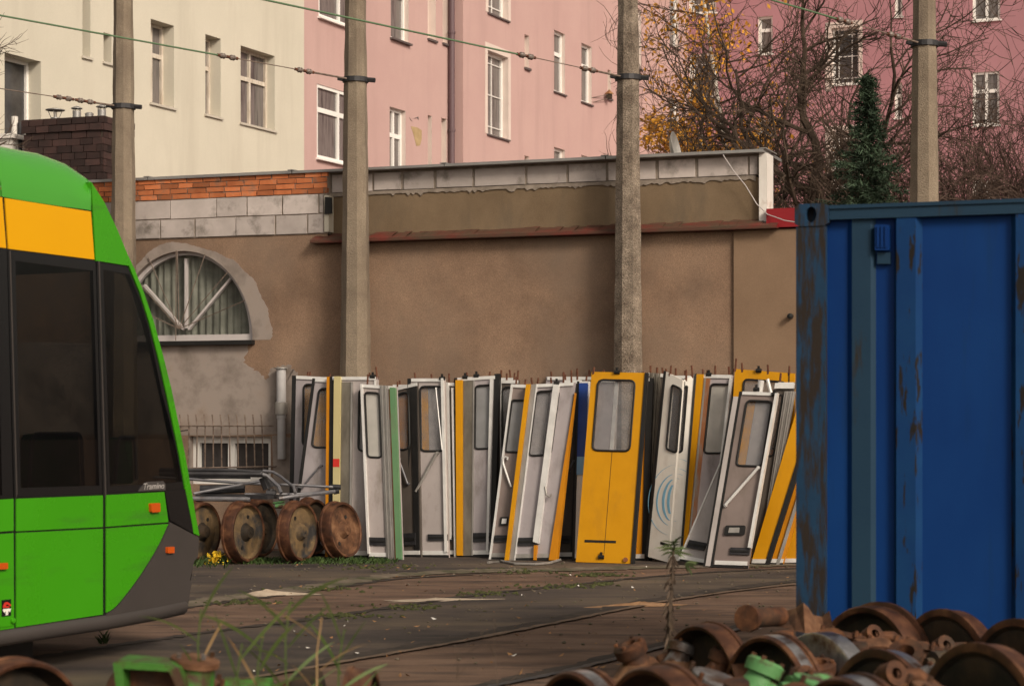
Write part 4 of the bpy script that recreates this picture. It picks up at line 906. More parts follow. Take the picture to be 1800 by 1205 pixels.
# ------------------------------------------------------------------ door leaves leaning on the shed
DOORS = []
def door(name, label, quad, Yb=None, lean=7, base='dgrey', yaw=0, win=None, glassm='dglass', feats=(), bars=(), top='alu', bottom='alu', bumper=None, pins=(), hinge=(), back='ddark', wr=9, extra=None, lit=(), group='tram door leaves leaning on the shed'):
    TL, TR, BR, BL = [V(p) for p in quad]
    if Yb is None: Yb = EYE*F/(max(BL.y, BR.y)-HY)
    xb = (BL.x+BR.x)/2; o = V(((xb-CX)/F*Yb, Yb, 0)); h = Matrix.Rotation(R(yaw), 3, 'Z') @ hS; bk = V((-h.y, h.x, 0)); w_ = V((0, 0, 1))*math.cos(R(lean))+bk*math.sin(R(lean))
    pl = Plane(o, h, w_)
    off = max(BL.y, BR.y); dy = HY+EYE*F/Yb-off
    BL = V((BL.x, BL.y+dy)); BR = V((BR.x, BR.y+dy))
    sgn = min(pl.uv(*BL)[1], pl.uv(*BR)[1]); pl.o = pl.o - V((0, 0, min(0, sgn)*w_.z))
    t = thing(name, label, 'tram door', o, group)
    def bp(s, q): a = TL.lerp(TR, s); b = BL.lerp(BR, s); return tuple(a.lerp(b, q))
    th = .036; out = [pl.uv(*p) for p in (TL, TR, BR, BL)]
    mb = MB(); matb = [M[base], M[back]]
    if win:
        s0, s1, t0, t1 = win; c4 = [bp(s0, t0), bp(s1, t0), bp(s1, t1), bp(s0, t1)]; nn = 4
        hole = [pl.uv(*p) for p in rrect(c4, wr, nn)]; m = len(hole)
        for d, flip, mi in ((0, False, 0), (-th, True, 0)):
            vs = [pl.P(*p, d) for p in out]+[pl.P(*p, d) for p in hole]; fs = []
            for c in range(4):
                ids = [4+c*(nn+1)+k for k in range(nn+1)]
                for k in range(nn): fs.append((c, ids[k], ids[k+1]))
                nx = (c+1) % 4; fs.append((c, ids[-1], 4+nx*(nn+1), nx))
            if not flip: fs = [f[::-1] for f in fs]
            mb.add(vs, fs, mi)
        for L in (out, hole):
            n = len(L); mb.add([pl.P(*p, 0) for p in L]+[pl.P(*p, -th) for p in L], [(i, (i+1) % n, (i+1) % n+n, i+n) for i in range(n)], 0)
        leaf = mb.build('leaf', M[base], t)
        s = MB(); s.tube([pl.P(*p, .004) for p in hole], .012, 6, closed=True); wo = s.build('window_seal', M['black'], t, True)
        gl = MB(); gl.prism(pl, hole, -.012, -.017); gl.build('glass', M[glassm], wo)
    else:
        mb.prism(pl, out, 0, -th); leaf = mb.build('leaf', M[base], t)
    def behind(s0, s1, t0, t1, m):
        q = [bp(s0, t0), bp(s1, t0), bp(s1, t1), bp(s0, t1)]; w = MB(); w.prism(pl, [pl.uv(*p) for p in q], -.038, -.06); w.build('folded_partner_edge', M[m], t)  # painted panel of the folded partner, seen through the pane
    if lit:
        for z_ in lit: behind(*z_)
    def strip(nm, s0, s1, t0, t1, m, d0=.012, d1=-.002, par=t, s0b=None, s1b=None):
        q = [bp(s0, t0), bp(s1, t0), bp(s1 if s1b is None else s1b, t1), bp(s0 if s0b is None else s0b, t1)]
        w = MB(); w.prism(pl, [pl.uv(*p) for p in q], d0, d1); return w.build(nm, M[m], par)
    for f in feats:
        nm, s0, s1, t0, t1, m = f[:6]; d0 = f[6] if len(f) > 6 else .012
        if nm == 'fluted_profile':
            w = MB(); k = 5
            for i in range(k):
                a, b = s0+(s1-s0)*i/k, s0+(s1-s0)*(i+.8)/k; q = [bp(a, t0), bp(b, t0), bp(b, t1), bp(a, t1)]; w.prism(pl, [pl.uv(*p) for p in q], d0+(.012 if i % 2 else 0), -.002)
            q = [bp(s0, t0), bp(s1, t0), bp(s1, t1), bp(s0, t1)]; w.prism(pl, [pl.uv(*p) for p in q], .004, -.004); w.build(nm, M[m], t)
        else: strip(nm, s0, s1, t0, t1, m, d0, -.045 if nm == 'rubber_edge' else -.002)
    if top: strip('top_rail', .03, .97, .0, .018, top, .016)
    if bottom: strip('bottom_rail', .04, .96, .962, .985, bottom, .014); strip('foot_seal', .0, 1.0, .986, 1.0, 'black', .010)
    if bumper: 
        s0, s1, t0, t1 = bumper; b = strip('bumper_strip', s0, s1, t0, t1, 'dark', .02)
        strip('rib', s0+.02, s1-.02, t0+(t1-t0)*.38, t0+(t1-t0)*.62, 'black', .03, .018, b)
    for pts, r, m in bars:
        P_ = [pl.px(*p, .035) for p in pts]; w = MB(); w.tube(P_, r, 8)
        for e in (P_[0], P_[-1]): w.tube([e, e-pl.n*.036], r*1.15, 8)
        w.build('handle_bar' if r > .009 else 'thin_bar', M[m], t, True)
    for s in pins:
        p = pl.px(*bp(s, .01), -.018); hgt = rng.uniform(.07, .14); w = MB(); tl = V((rng.uniform(-.012, .012), 0, 0)); w.tube([p, p+V((0, 0, hgt*.45))+tl*.4, p+V((0, 0, hgt))+tl], .011, 6); w.tube([p-V((0, 0, .01)), p+V((0, 0, .025))], .022, 6); w.build('pivot_pin', M['pin'], t)
    for s, q in hinge:
        p = pl.px(*bp(s, q), .01); w = MB(); w.tube([p-pl.h*.03, p+pl.h*.03], .022, 8); w.tube([p, p+pl.w*.05+pl.n*.01], .014, 6); w.build('hinge', M['black'], t, True)
    if extra: extra(pl, t, bp, strip)
    DOORS.append(t); return t
D = door; nm_ = 'door_leaf'
D(nm_, 'yellow panel seen only through the windows of the two leftmost grey leaves', [(528, 664), (600, 664), (598, 980), (528, 980)], 22.95, 6, 'dyellow', pins=(.2,))
D(nm_, 'grey leaf at the left end of the stack beside the vent pipe', [(519, 660), (600, 664), (596, 978), (512, 978)], 22.75, 6, 'dgrey2', win=(.19, .8, .045, .39), lit=((.17, .60, .03, .40, 'dyellow'),), feats=(('rubber_edge', -.06, .02, 0, 1, 'black'),), pins=(.25,), glassm='dglass')
def d2(pl, t, bp, st): pass
D(nm_, 'tilted grey leaf with a diagonal grab bar behind the rusty wheels', [(553, 665), (626, 668), (598, 980), (512, 980)], 22.5, 6.5, 'dgrey2', win=(.14, .80, .055, .385), lit=((.12, .42, .04, .40, 'dyellow'), (.43, .84, .04, .40, 'dlight')), feats=(('rubber_edge', -.045, .02, 0, 1, 'black'), ('side_strip', .85, 1, 0, 1, 'khaki')), bars=(([(566, 818), (545, 842), (533, 858), (527, 856)], .012, 'greytube'),), pins=(.35,), glassm='dglass')
def d3(pl, t, bp, st):
    st('red_mark', .085, .225, .455, .50, 'redmark', .048, .046)
D(nm_, 'leaf with a cream yellow edge and one red mark beside the last rusty wheel', [(583, 662), (664, 662), (660, 980), (580, 980)], 22.25, 7, 'dgrey', win=(.60, .97, .07, .41), glassm='dglass_grey',
  feats=(('rubber_edge', -.10, -.04, 0, 1, 'dorange'), ('rubber_edge', -.03, .08, 0, 1, 'black'), ('cream_edge', .085, .225, 0, 1, 'dcream', .046), ('channel', .23, .44, 0.03, 1, 'khaki', .018), ('channel_lip', .44, .475, .03, 1, 'aluold', .03), ('side_rail', .93, .97, 0, 1, 'alu')), pins=(.8, .97), hinge=((.9, .0),), extra=d3)
D(nm_, 'narrow leaf with milky window, fluted rail and green edge', [(635, 675), (697, 679), (708, 983), (648, 982)], None, 8, 'dgrey', win=(.095, .50, .045, .415), glassm='dglass_milk', wr=6,
  feats=(('side_rail', .0, .055, 0, .97, 'alu', .03), ('fluted_profile', .545, .80, .0, 1, 'aluold', .022), ('rubber_edge', .80, .845, .02, 1, 'rustpanel', .03), ('green_edge', .845, 1.0, .01, 1, 'dgreen', .044)), bumper=(.06, .54, .875, .92), bottom='alu', pins=(.15,))
D(nm_, 'leaf coloured as if in shade with orange lit window squeezed between green edge and large grey leaf', [(693, 682), (735, 672), (740, 977), (702, 977)], 22.35, 6.5, 'ddark', win=(.1, .6, .04, .37), lit=((.1, .6, .03, .39, 'dorange'),), feats=(('rubber_edge', .7, .95, 0, 1, 'black'),), bars=(([(703, 806), (719, 850)], .013, 'greytube'),), bumper=(.2, .8, .86, .93), pins=(.1, .6), yaw=-8)
D(nm_, 'orange panel standing behind the green edged leaf', [(690, 676), (730, 676), (734, 980), (694, 980)], 22.6, 6, 'dorange', pins=(.3,))
D(nm_, 'widest grey leaf with diagonal grab bar and clear window, second after the green edge', [(722, 665), (782, 665), (789, 977), (726, 977)], 22.3, 6, 'dgrey', win=(.27, .93, .045, .405), wr=8, lit=((.25, .46, .03, .42, 'dyellow'), (.47, .96, .03, .42, 'dlight')),
  feats=(('rubber_edge', -.09, .0, 0, 1, 'black'), ('side_rail', .91, .985, .0, .97, 'alu', .035)), bars=(([(770, 796), (733, 864)], .016, 'aluold'), ([(768, 682), (779, 790)], .006, 'alu')), bumper=(.44, .99, .87, .905), pins=(.12, .6), hinge=((.93, .0),))
D(nm_, 'yellow panel showing in the window of the widest grey leaf', [(733, 672), (760, 672), (760, 980), (733, 980)], 22.6, 5.5, 'dyellow', pins=(.5,))
D(nm_, 'very narrow leaf edge with two white rails folded against the widest grey leaf', [(783, 672), (801, 673), (806, 976), (789, 976)], 22.4, 6, 'ddark', feats=(('side_rail', .15, .38, .0, .9, 'alu', .04), ('side_rail', .68, .86, .03, 1, 'alu', .04)), bumper=(0, 1, .875, .91), pins=(.3, .8))
D(nm_, 'grey leaf with yellow left edge, khaki channel and white right rail', [(803, 664), (873, 660), (864, 977), (805, 978)], 22.3, 6, 'dgrey2', win=(.47, .90, .05, .40), wr=7, glassm='dglass_grey',
  feats=(('rubber_edge', -.05, .0, 0, 1, 'black'), ('yellow_edge', .0, .17, .015, .99, 'dyellow', .045), ('channel', .175, .44, .02, .99, 'khaki', .02), ('channel_lip', .43, .455, .02, .99, 'aluold', .028), ('side_rail', .86, .93, .02, .97, 'alu', .035), ('rubber_edge', .95, 1.08, -.01, 1, 'black')), bumper=(.45, .95, .865, .915), pins=(.25, .8), hinge=((.22, .0), (.5, -.005)))
D(nm_, 'dull narrow leaf half hidden behind the leaf with hooked handle', [(880, 668), (912, 668), (908, 978), (880, 978)], 22.3, 6, 'ddark', win=(.1, .9, .04, .40), feats=(('side_rail', -.02, .05, 0, 1, 'alu'),), pins=(.3, .7, .9))
def hook(pl, t, bp, st):
    w = MB(); w.tube([pl.px(x, y, .03) for x, y in ((893, 808), (894, 804), (890, 803), (886, 806), (886, 814), (891, 830), (900, 856))], .012, 8); w.build('hooked_handle', M['alu'], t, True)
    w = MB(); w.ppx(pl, rrect([(881, 908), (894, 908), (892, 923), (879, 923)], 1), .02, 0); a = w.build('lock_plate', M['black'], t); w = MB(); w.ppx(pl, [(884, 911), (892, 911), (890.5, 920), (882.5, 920)], .024, .019); w.build('lock_insert', M['alu'], a)
D(nm_, 'taupe leaf tilted sideways with hooked handle and small lock plate', [(900, 675), (944, 677), (902, 984), (861, 984)], 21.95, 7, 'dtaupe', win=(.08, .80, .09, .385), wr=5, glassm='dglass_grey',
  feats=(('side_rail', -.02, .06, 0, 1, 'alu', .02),), bumper=(.1, .85, .86, .90), bottom='aluold', pins=(.15, .5, .8), extra=hook)
def d11(pl, t, bp, st):
    w = MB(); w.tube([pl.px(x, y, .05) for x, y in ((961, 855), (963, 870), (969, 874), (971, 869))], .011, 8); w.build('hooked_handle', M['aluold'], t, True)
    w = MB(); w.ppx(pl, [(975, 676), (985, 677), (949, 955), (939, 952)], .05, .004); w.build('meeting_rail', M['alu'], t)
    w = MB(); w.ppx(pl, [(1010, 702), (1011.5, 690), (980, 984), (966, 984)], .03, -.045); w.build('orange_edge', M['dorange'], t)
    w = MB(); w.ppx(pl, [(941, 958), (946, 958), (944, 984), (940, 984)], .05, .0); w.build('strap', M['dorange'], t)
D(nm_, 'sideways tilted grey leaf pair with yellow left edge and slanting white meeting rail', [(927, 676), (1011, 672), (968, 984), (889, 985)], None, 7, 'dgrey2', win=(.215, .69, .042, .405), wr=8, lit=((.2, .48, .03, .42, 'dlight'),), glassm='dglass',
  feats=(('yellow_edge', .0, .085, 0, 1, 'dyellow', .046), ('channel', .09, .205, 0, 1, 'aluold', .02), ('channel_lip', .20, .222, 0, 1, 'alu', .028)), bumper=(.23, .64, .87, .915), bottom='aluold', pins=(.2, .5, .75, .92), hinge=((.62, .0),), extra=d11)
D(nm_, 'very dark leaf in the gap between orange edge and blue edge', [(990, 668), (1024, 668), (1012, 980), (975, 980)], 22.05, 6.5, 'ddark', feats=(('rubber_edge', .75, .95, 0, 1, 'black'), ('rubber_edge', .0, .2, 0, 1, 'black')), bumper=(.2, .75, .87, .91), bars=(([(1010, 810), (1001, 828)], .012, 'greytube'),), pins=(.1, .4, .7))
D(nm_, 'narrow leaf edge painted deep blue above and fading to white below', [(1019, 670), (1036, 670), (1026, 982), (1010, 982)], 21.8, 6, 'dwhite', feats=(('blue_edge', .0, .9, .01, .42, 'blue1', .02), ('blue_edge', .0, .9, .42, .52, 'blue2', .019), ('rubber_edge', -.25, -.02, 0, 1, 'black')), pins=(.6,))
D(nm_, 'grey leaf with white rail seen through the wide yellow window', [(1046, 668), (1086, 667), (1074, 985), (1032, 985)], 21.75, 7, 'dlight', win=(.12, .75, .05, .40), feats=(('side_rail', .86, 1.0, 0, 1, 'alu', .03),), pins=(.4,))
def d14(pl, t, bp, st):
    st('centre_seam', .496, .504, .415, .955, 'rust_dark', .0015, 0); st('slot', .13, .70, .882, .895, 'black', .003, 0)
    w = MB(); 
    for x, y in ((1100, 983),): w.tube([pl.px(x, y, 0), pl.px(x, y, .02)], .025, 10)
    w.build('round_stop', M['rustpanel'], t)
D(nm_, 'wide bright yellow double leaf facing outward in the middle of the stack', [(1040, 653), (1134, 655), (1109, 990), (1012, 987)], None, 7.5, 'dyellow', win=(.135, .825, .042, .412), wr=10, lit=((.12, .42, .05, .42, 'dgrey2'), (.43, .50, .04, .42, 'alu')), glassm='dglass', top=None, bottom=None,
  feats=(('rubber_edge', 1.0, 1.055, 0, 1, 'black'),), hinge=((.48, .0), (.46, .97)), pins=(.03,), extra=d14)
D(nm_, 'yellow leaf edge directly right of the wide yellow double leaf', [(1118, 662), (1143, 664), (1134, 985), (1112, 985)], 21.75, 6, 'dorange', feats=(('rubber_edge', .75, 1.2, 0, 1, 'black'),), pins=(.4,))
D(nm_, 'grey fluted leaf edge left of the white leaf with blue rings', [(1140, 655), (1168, 657), (1146, 985), (1122, 985)], 21.8, 6, 'ddark', feats=(('fluted_profile', .1, .8, 0, 1, 'khaki', .02),), pins=(.1, .5, .9))
def logo(k):
    def f(pl, t, bp, st):
        cx_, cy_ = 1186, 878
        for rx, ry, hw, a0, a1 in ((46, 62, 1.2, 95, 265), (31, 46, 2.2, 70, 275), (20, 38, 3.6, 75, 285), (11, 30, 3.8, 80, 280), (38, 55, 1.4, 60, 100), (47, 72, 1.3, 55, 92)):
            w = MB(); n = 30; seg = []
            for i in range(n+1):
                a = R(a0+(a1-a0)*i/n); x, y = cx_+rx*math.cos(a)+.12*ry*-math.sin(a)*-.6, cy_-ry*math.sin(a); seg.append((x, y, .6*hw*math.sin(math.pi*(.12+.8*i/n))))
            for (x, y, h), (x2, y2, h2) in zip(seg, seg[1:]):
                q = (y-668)/(990-668); xc = 1200-26*q
                if (k == 0 and max(x, x2)+h > xc-1) or (k == 1 and min(x, x2)-h < xc+1) or (k == 1 and max(x, x2)+h > xc+20): continue
                w.ppx(pl, [(x-h, y), (x2-h2, y2), (x2+h2, y2), (x+h, y)], .0025, 0)
            if w.v: tag(w.build('blue_ring_mark', M['bluelogo'], t))
    return f
D(nm_, 'white leaf with thin blue ring marks, left half of a folded pair', [(1171, 653), (1200, 668), (1174, 990), (1139, 980)], 21.55, 6.5, 'dwhite', win=(.42, .985, .05, .40), wr=5, yaw=-20, top=None, bottom=None, glassm='dglass',
  feats=(('rubber_edge', -.12, .0, 0, 1, 'black'),), pins=(.2,), extra=lambda pl, t, bp, st: (logo(0)(pl, t, bp, st), st('slot', .55, .98, .90, .915, 'black', .003, 0)))
D(nm_, 'white right half of the folded pair with pale blue streaks beside the yellow edge', [(1200, 668), (1222, 657), (1196, 986), (1174, 990)], 21.55, 6.5, 'dwhite', win=(.02, .42, .045, .40), wr=3, yaw=14, top=None, bottom=None, glassm='dglass',
  feats=(('rubber_edge', .93, 1.12, 0, 1, 'black'),), pins=(.3, .8), hinge=((0, .02),), extra=logo(1))
D(nm_, 'grey leaf with yellow edge and rust streaked profile beside the white folded pair', [(1226, 658), (1288, 659), (1250, 985), (1196, 985)], 21.75, 6.5, 'dgrey2', win=(.41, .97, .05, .42), wr=7, glassm='dglass_milk',
  feats=(('rubber_edge', -.12, .0, 0, 1, 'black'), ('yellow_edge', .0, .2, .0, 1, 'dyellow', .045), ('channel', .2, .38, .02, 1, 'rustpanel', .022), ('channel_lip', .22, .27, .02, 1, 'aluold', .03), ('side_rail', .93, 1.0, .02, 1, 'alu', .03)), pins=(.15, .3, .5, .9), hinge=((.33, .0),))
D(nm_, 'yellow leaf rising highest at the back by the container end of the stack', [(1292, 648), (1397, 656), (1392, 985), (1270, 985)], 21.35, 3, 'dyellow', win=(.16, .85, .05, .4), wr=8, top=None, bottom=None, feats=(('side_rail', .90, .915, 0, 1, 'black', .006),), hinge=((.4, .0),), pins=(.0, .12, .55, .9))
D(nm_, 'light grey leaf tilted steeply so only a triangle of it shows beside the taupe leaf', [(1308, 714), (1352, 730), (1240, 991), (1192, 983)], 21.1, 7, 'dlight', yaw=-6, feats=(('side_rail', -.01, .04, 0, 1, 'alu', .01), ('rubber_edge', .90, .98, 0, 1, 'black')), bumper=(.1, .75, .86, .91), pins=())
def d20(pl, t, bp, st):
    w = MB(); w.ppx(pl, rrect([(1276, 923), (1311, 923), (1309, 940), (1273, 940)], 3), .022, 0); a = w.build('lock_plate', M['black'], t); w = MB(); w.ppx(pl, [(1283, 927), (1301, 927), (1300, 936), (1281, 936)], .027, .02); w.build('lock_insert', M['aluold'], a)
    w = MB(); w.ppx(pl, [(1364, 692), (1369, 691), (1321, 963), (1316, 962)], .05, -.03); w.build('side_rail', M['alu'], t)
D(nm_, 'large taupe leaf in front with lock plate, diagonal grab bar and yellow lit window', [(1304, 688), (1364, 690), (1315, 998), (1253, 996)], None, 9, 'dtaupe', win=(.19, .93, .05, .42), wr=8, lit=((.17, .42, .03, .44, 'dyellow'), (.43, .97, .03, .44, 'dlight')), glassm='dglass',
  feats=(('rubber_edge', -.27, -.21, .03, 1, 'black'), ('grey_edge', -.21, -.07, .03, .995, 'dlight', .012), ('rubber_edge', -.07, .0, 0, 1, 'black')), bars=(([(1334, 822), (1276, 888)], .016, 'alu'),), bumper=(.42, .98, .885, .925), pins=(), hinge=((.42, -.015), (.97, .01)), extra=d20)
D(nm_, 'yellow strip standing behind the window of the large taupe leaf', [(1314, 700), (1342, 700), (1320, 988), (1290, 988)], 21.15, 8, 'dyellow', bottom=None, top=None)
D(nm_, 'leaf with bare fluted grey edge and white top rail right of the taupe leaf', [(1364, 672), (1398, 672), (1345, 990), (1318, 990)], 21.1, 7, 'ddark', win=(.05, .45, .07, .4), wr=4, feats=(('fluted_profile', .55, 1.1, .05, 1, 'aluold', .03), ('top_rail', 0, 1.0, 0.005, .035, 'alu', .04)), pins=(.2,), hinge=((.1, .02),))
D(nm_, 'steeply tilted yellow leaf with black edge touching the container post', [(1412, 680), (1440, 690), (1345, 990), (1319, 990)], 21.05, 6.5, 'dyellow', feats=(('rubber_edge', .95, 1.25, 0, 1, 'black'),), pins=())
D(nm_, 'orange yellow leaf with a thin grey strip, second from the container post', [(1440, 690), (1470, 690), (1376, 990), (1345, 990)], 21.1, 6, 'dorange', feats=(('side_strip', .62, .80, 0, 1, 'aluold', .02),), pins=())
D(nm_, 'last yellow leaf of the stack vanishing behind the container post', [(1450, 690), (1480, 690), (1420, 990), (1372, 990)], 21.15, 6, 'dyellow', feats=(('side_rail', .7, 1.0, 0, 1, 'dgrey'),), pins=())
D(nm_, 'leaf coloured as if in shade filling the back of the stack between yellow edge and hooked handle', [(862, 664), (905, 664), (902, 980), (860, 980)], 22.55, 5, 'ddark', pins=(.4, .8))
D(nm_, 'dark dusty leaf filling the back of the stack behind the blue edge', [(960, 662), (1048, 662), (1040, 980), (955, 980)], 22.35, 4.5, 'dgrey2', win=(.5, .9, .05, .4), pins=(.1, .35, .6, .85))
D(nm_, 'leaf coloured as if in shade filling the back of the stack behind the white folded pair', [(1146, 660), (1228, 660), (1215, 980), (1135, 980)], 21.95, 4.5, 'ddark', pins=(.1, .3, .5, .7))
# bent strip on the ground before the tilted leaves
w = MB(); w.tube([gp(x, y, .02) for x, y in ((858, 988), (880, 985), (905, 990), (940, 991), (965, 989), (985, 983))], .014, 6); tag(w.build('rubber_seal', M['aluold'], None, True, origin=gp(920, 990)), 'bent grey seal strip lying on the ground before the tilted leaves', 'seal strip')
w = MB(); p1 = Plane(V((at(1335, 700, 21).x, 21.0, 0)), hS); w.tube([p1.px(1338, 668), p1.px(1333, 700)], .035, 10); w.tube([p1.px(1349, 666), p1.px(1356, 694)], .02, 10)
tag(w.build('aluminium_tube', M['alu'], None, True, origin=p1.px(1335, 690)), 'short bright aluminium tube end poking up behind the large taupe leaf', 'tube')

# ------------------------------------------------------------------ loose rusty wheels by the tram
def wheelmesh(rad, dep=.045, n=44, ri=.895, fl=1.075):
    ty = MB(); ty.lathe([(0, rad*ri), (.004, rad*(ri+.012)), (.006, rad*.975), (-.008, rad), (-.10, rad*1.01), (-.104, rad*fl), (-.128, rad*fl), (-.133, rad*.99), (-.133, rad*ri), (0, rad*ri)], (0, 0, 0), (1, 0, 0), n)
    di = MB(); di.lathe([(-.004, rad*(ri-.002)), (-dep*.6, rad*(ri-.015)), (-dep, rad*(ri-.07)), (-dep*1.05, rad*.45), (-dep*.8, rad*.34), (-dep*.8, rad*.30)], (0, 0, 0), (1, 0, 0), n)
    di.lathe([(-.13, rad*(ri-.002)), (-.09, rad*.83), (-.09, rad*.3)], (0, 0, 0), (1, 0, 0), n)
    hb = MB(); hb.lathe([(-.2, 0), (-.2, rad*.2), (-.1, rad*.32), (-dep*.8, rad*.32), (-dep*.8+.008, rad*.29), (.02, rad*.21), (.03, rad*.19), (.032, rad*.06), (.04, rad*.055), (.04, 0)], (0, 0, 0), (1, 0, 0), 24)
    return ty, di, hb
def loosewheel(label, c, nrm, rad=.325, disc='rust_disc', hubm='rust_dark', bolt=True, roll=0, tyre='rust_tyre', rust=False, group='rusty tram wheels standing by the shed'):
    t = thing('half_wheelset', label, 'wheel', c, group); ty, di, hb = wheelmesh(rad)
    rot = V(nrm).normalized().to_track_quat('X', 'Z').to_matrix()@Matrix.Rotation(roll, 3, 'X')
    for mb, nm, m in ((ty, 'tyre', tyre), (di, 'wheel_disc', disc), (hb, 'hub', hubm)):
        mb.v = [tuple(rot@V(v)+V(c)) for v in mb.v]; mb.build(nm, M[m], t, True)
    if bolt:
        w = MB()
        for k in range(2):
            a = k*math.pi+.8; p = V((-.046, math.cos(a)*rad*.55, math.sin(a)*rad*.55)); w.lathe([(0, .022), (.004, .022), (.004, 0)], rot@p+V(c), rot@V((1, 0, 0)), 10)
        w.build('disc_hole', M['black'], t)
    return t
NW = V((.83, -.56, 0)).normalized()
def wz(x, ybot): p = gp(x, ybot); return V((p.x, p.y, .318*1.07))
for lab, x, yb, rad, nr, disc, hub, tilt in (
    ('rusty tram wheel nearest the green tram, partly hidden by its bumper', 360, 990, .318, (.905, -.425, 0), 'rust_disc', 'rust_dark', 0),
    ('large rusty tram wheel with sooty grey hub, second from the tram', 437, 991, .318, (.90, -.43, .03), 'rust_disc', 'rust_dark', .4),
    ('dark rusty wheel mostly hidden behind the sooty hubbed wheel', 464, 982, .315, (.905, -.425, 0), 'rust_dark', 'rust_dark', 1),
    ('rusty tram wheel with ochre hub in the middle of the row', 533, 990, .316, (.90, -.43, .02), 'rust_disc', 'rust_disc', 1.3),
    ('smaller rusty wheel with open round bore behind the ochre hubbed wheel', 556, 979, .312, (.905, -.425, 0), 'rust_dark', 'rust_or', 2),
    ('clean ochre faced wheel leaning outward at the end of the row by the doors', 608, 985, .308, (.86, -.48, .15), 'rust_or', 'rust_or', .2)):
    c = wz(x, yb); loosewheel(lab, c, nr, rad, disc, hub, True, tilt)
# folded pantograph frame lying over the wheels
pg = thing('pantograph_frame', 'folded dark steel pantograph frame lying on top of the rusty wheels', 'pantograph', gp(460, 985)+V((0, 0, .72)))
def pt(x, y, Y): return at(x, y, Y)
def tb(nm, pts, r, m='greytube'): w = MB(); w.tube([pt(*p) for p in pts], r, 8); w.build(nm, M[m], pg, True)
tb('upper_tube', [(280, 825, 21.9), (400, 826, 21.9), (462, 829, 21.9)], .02, 'dark'); tb('upper_tube', [(280, 832, 21.5), (462, 833, 21.5)], .024, 'dark')
tb('arm', [(462, 827, 21.9), (480, 829, 21.9), (492, 836, 21.85), (516, 855, 21.7), (519, 866, 21.6)], .017); tb('arm', [(458, 832, 21.5), (470, 836, 21.5), (490, 855, 21.45), (494, 866, 21.4)], .022)
tb('upper_tube', [(290, 838, 22.0), (440, 838, 22.0)], .018, 'dark')
tb('lower_tube', [(270, 838, 21.9), (340, 842, 21.9), (430, 849, 21.9), (520, 852, 21.9), (596, 856, 22.0)], .016); tb('lower_tube', [(280, 876, 21.4), (350, 876, 21.4), (440, 877, 21.4)], .027)
tb('cross_tube', [(340, 867, 21.4), (420, 852, 21.6), (462, 844, 21.8)], .016); tb('cross_tube', [(490, 876, 21.5), (515, 872, 21.55), (590, 863, 22.0)], .022); tb('cross_tube', [(430, 868, 21.7), (520, 868, 21.8), (590, 862, 22.0)], .014)
tb('joint', [(585, 855, 22), (599, 856, 22)], .03, 'dark'); tb('joint', [(586, 864, 22), (596, 862, 22)], .03, 'dark'); tb('joint', [(596, 854, 22), (592, 866, 22)], .013, 'dark')
tb('spring_cylinder', [(352, 860, 21.8), (430, 858, 21.8)], .05, 'dark'); tb('joint', [(464, 838, 21.6), (472, 858, 21.6)], .06, 'dark'); tb('joint', [(468, 867, 21.5), (485, 868, 21.5)], .045, 'dark'); tb('joint', [(476, 858, 21.5), (476, 865, 21.5)], .03, 'dark')
w = MB(); q = Plane(pt(420, 872, 21.6), hS); w.box(q, -.45, .42, -.02, .02, .15, -.2); w.build('base_plate', M['dark'], pg)
w = MB(); w.tube([pt(484, 889, 21.9), pt(505, 889, 21.9)], .025, 8); w.tube([pt(480, 884, 21.95), pt(500, 881, 21.95)], .012, 6); tag(w.build('painted_rod', M['gearg'], None, True, origin=pt(494, 889, 21.9)), 'mint green rod end lying between the rusty wheel tops', 'rod')

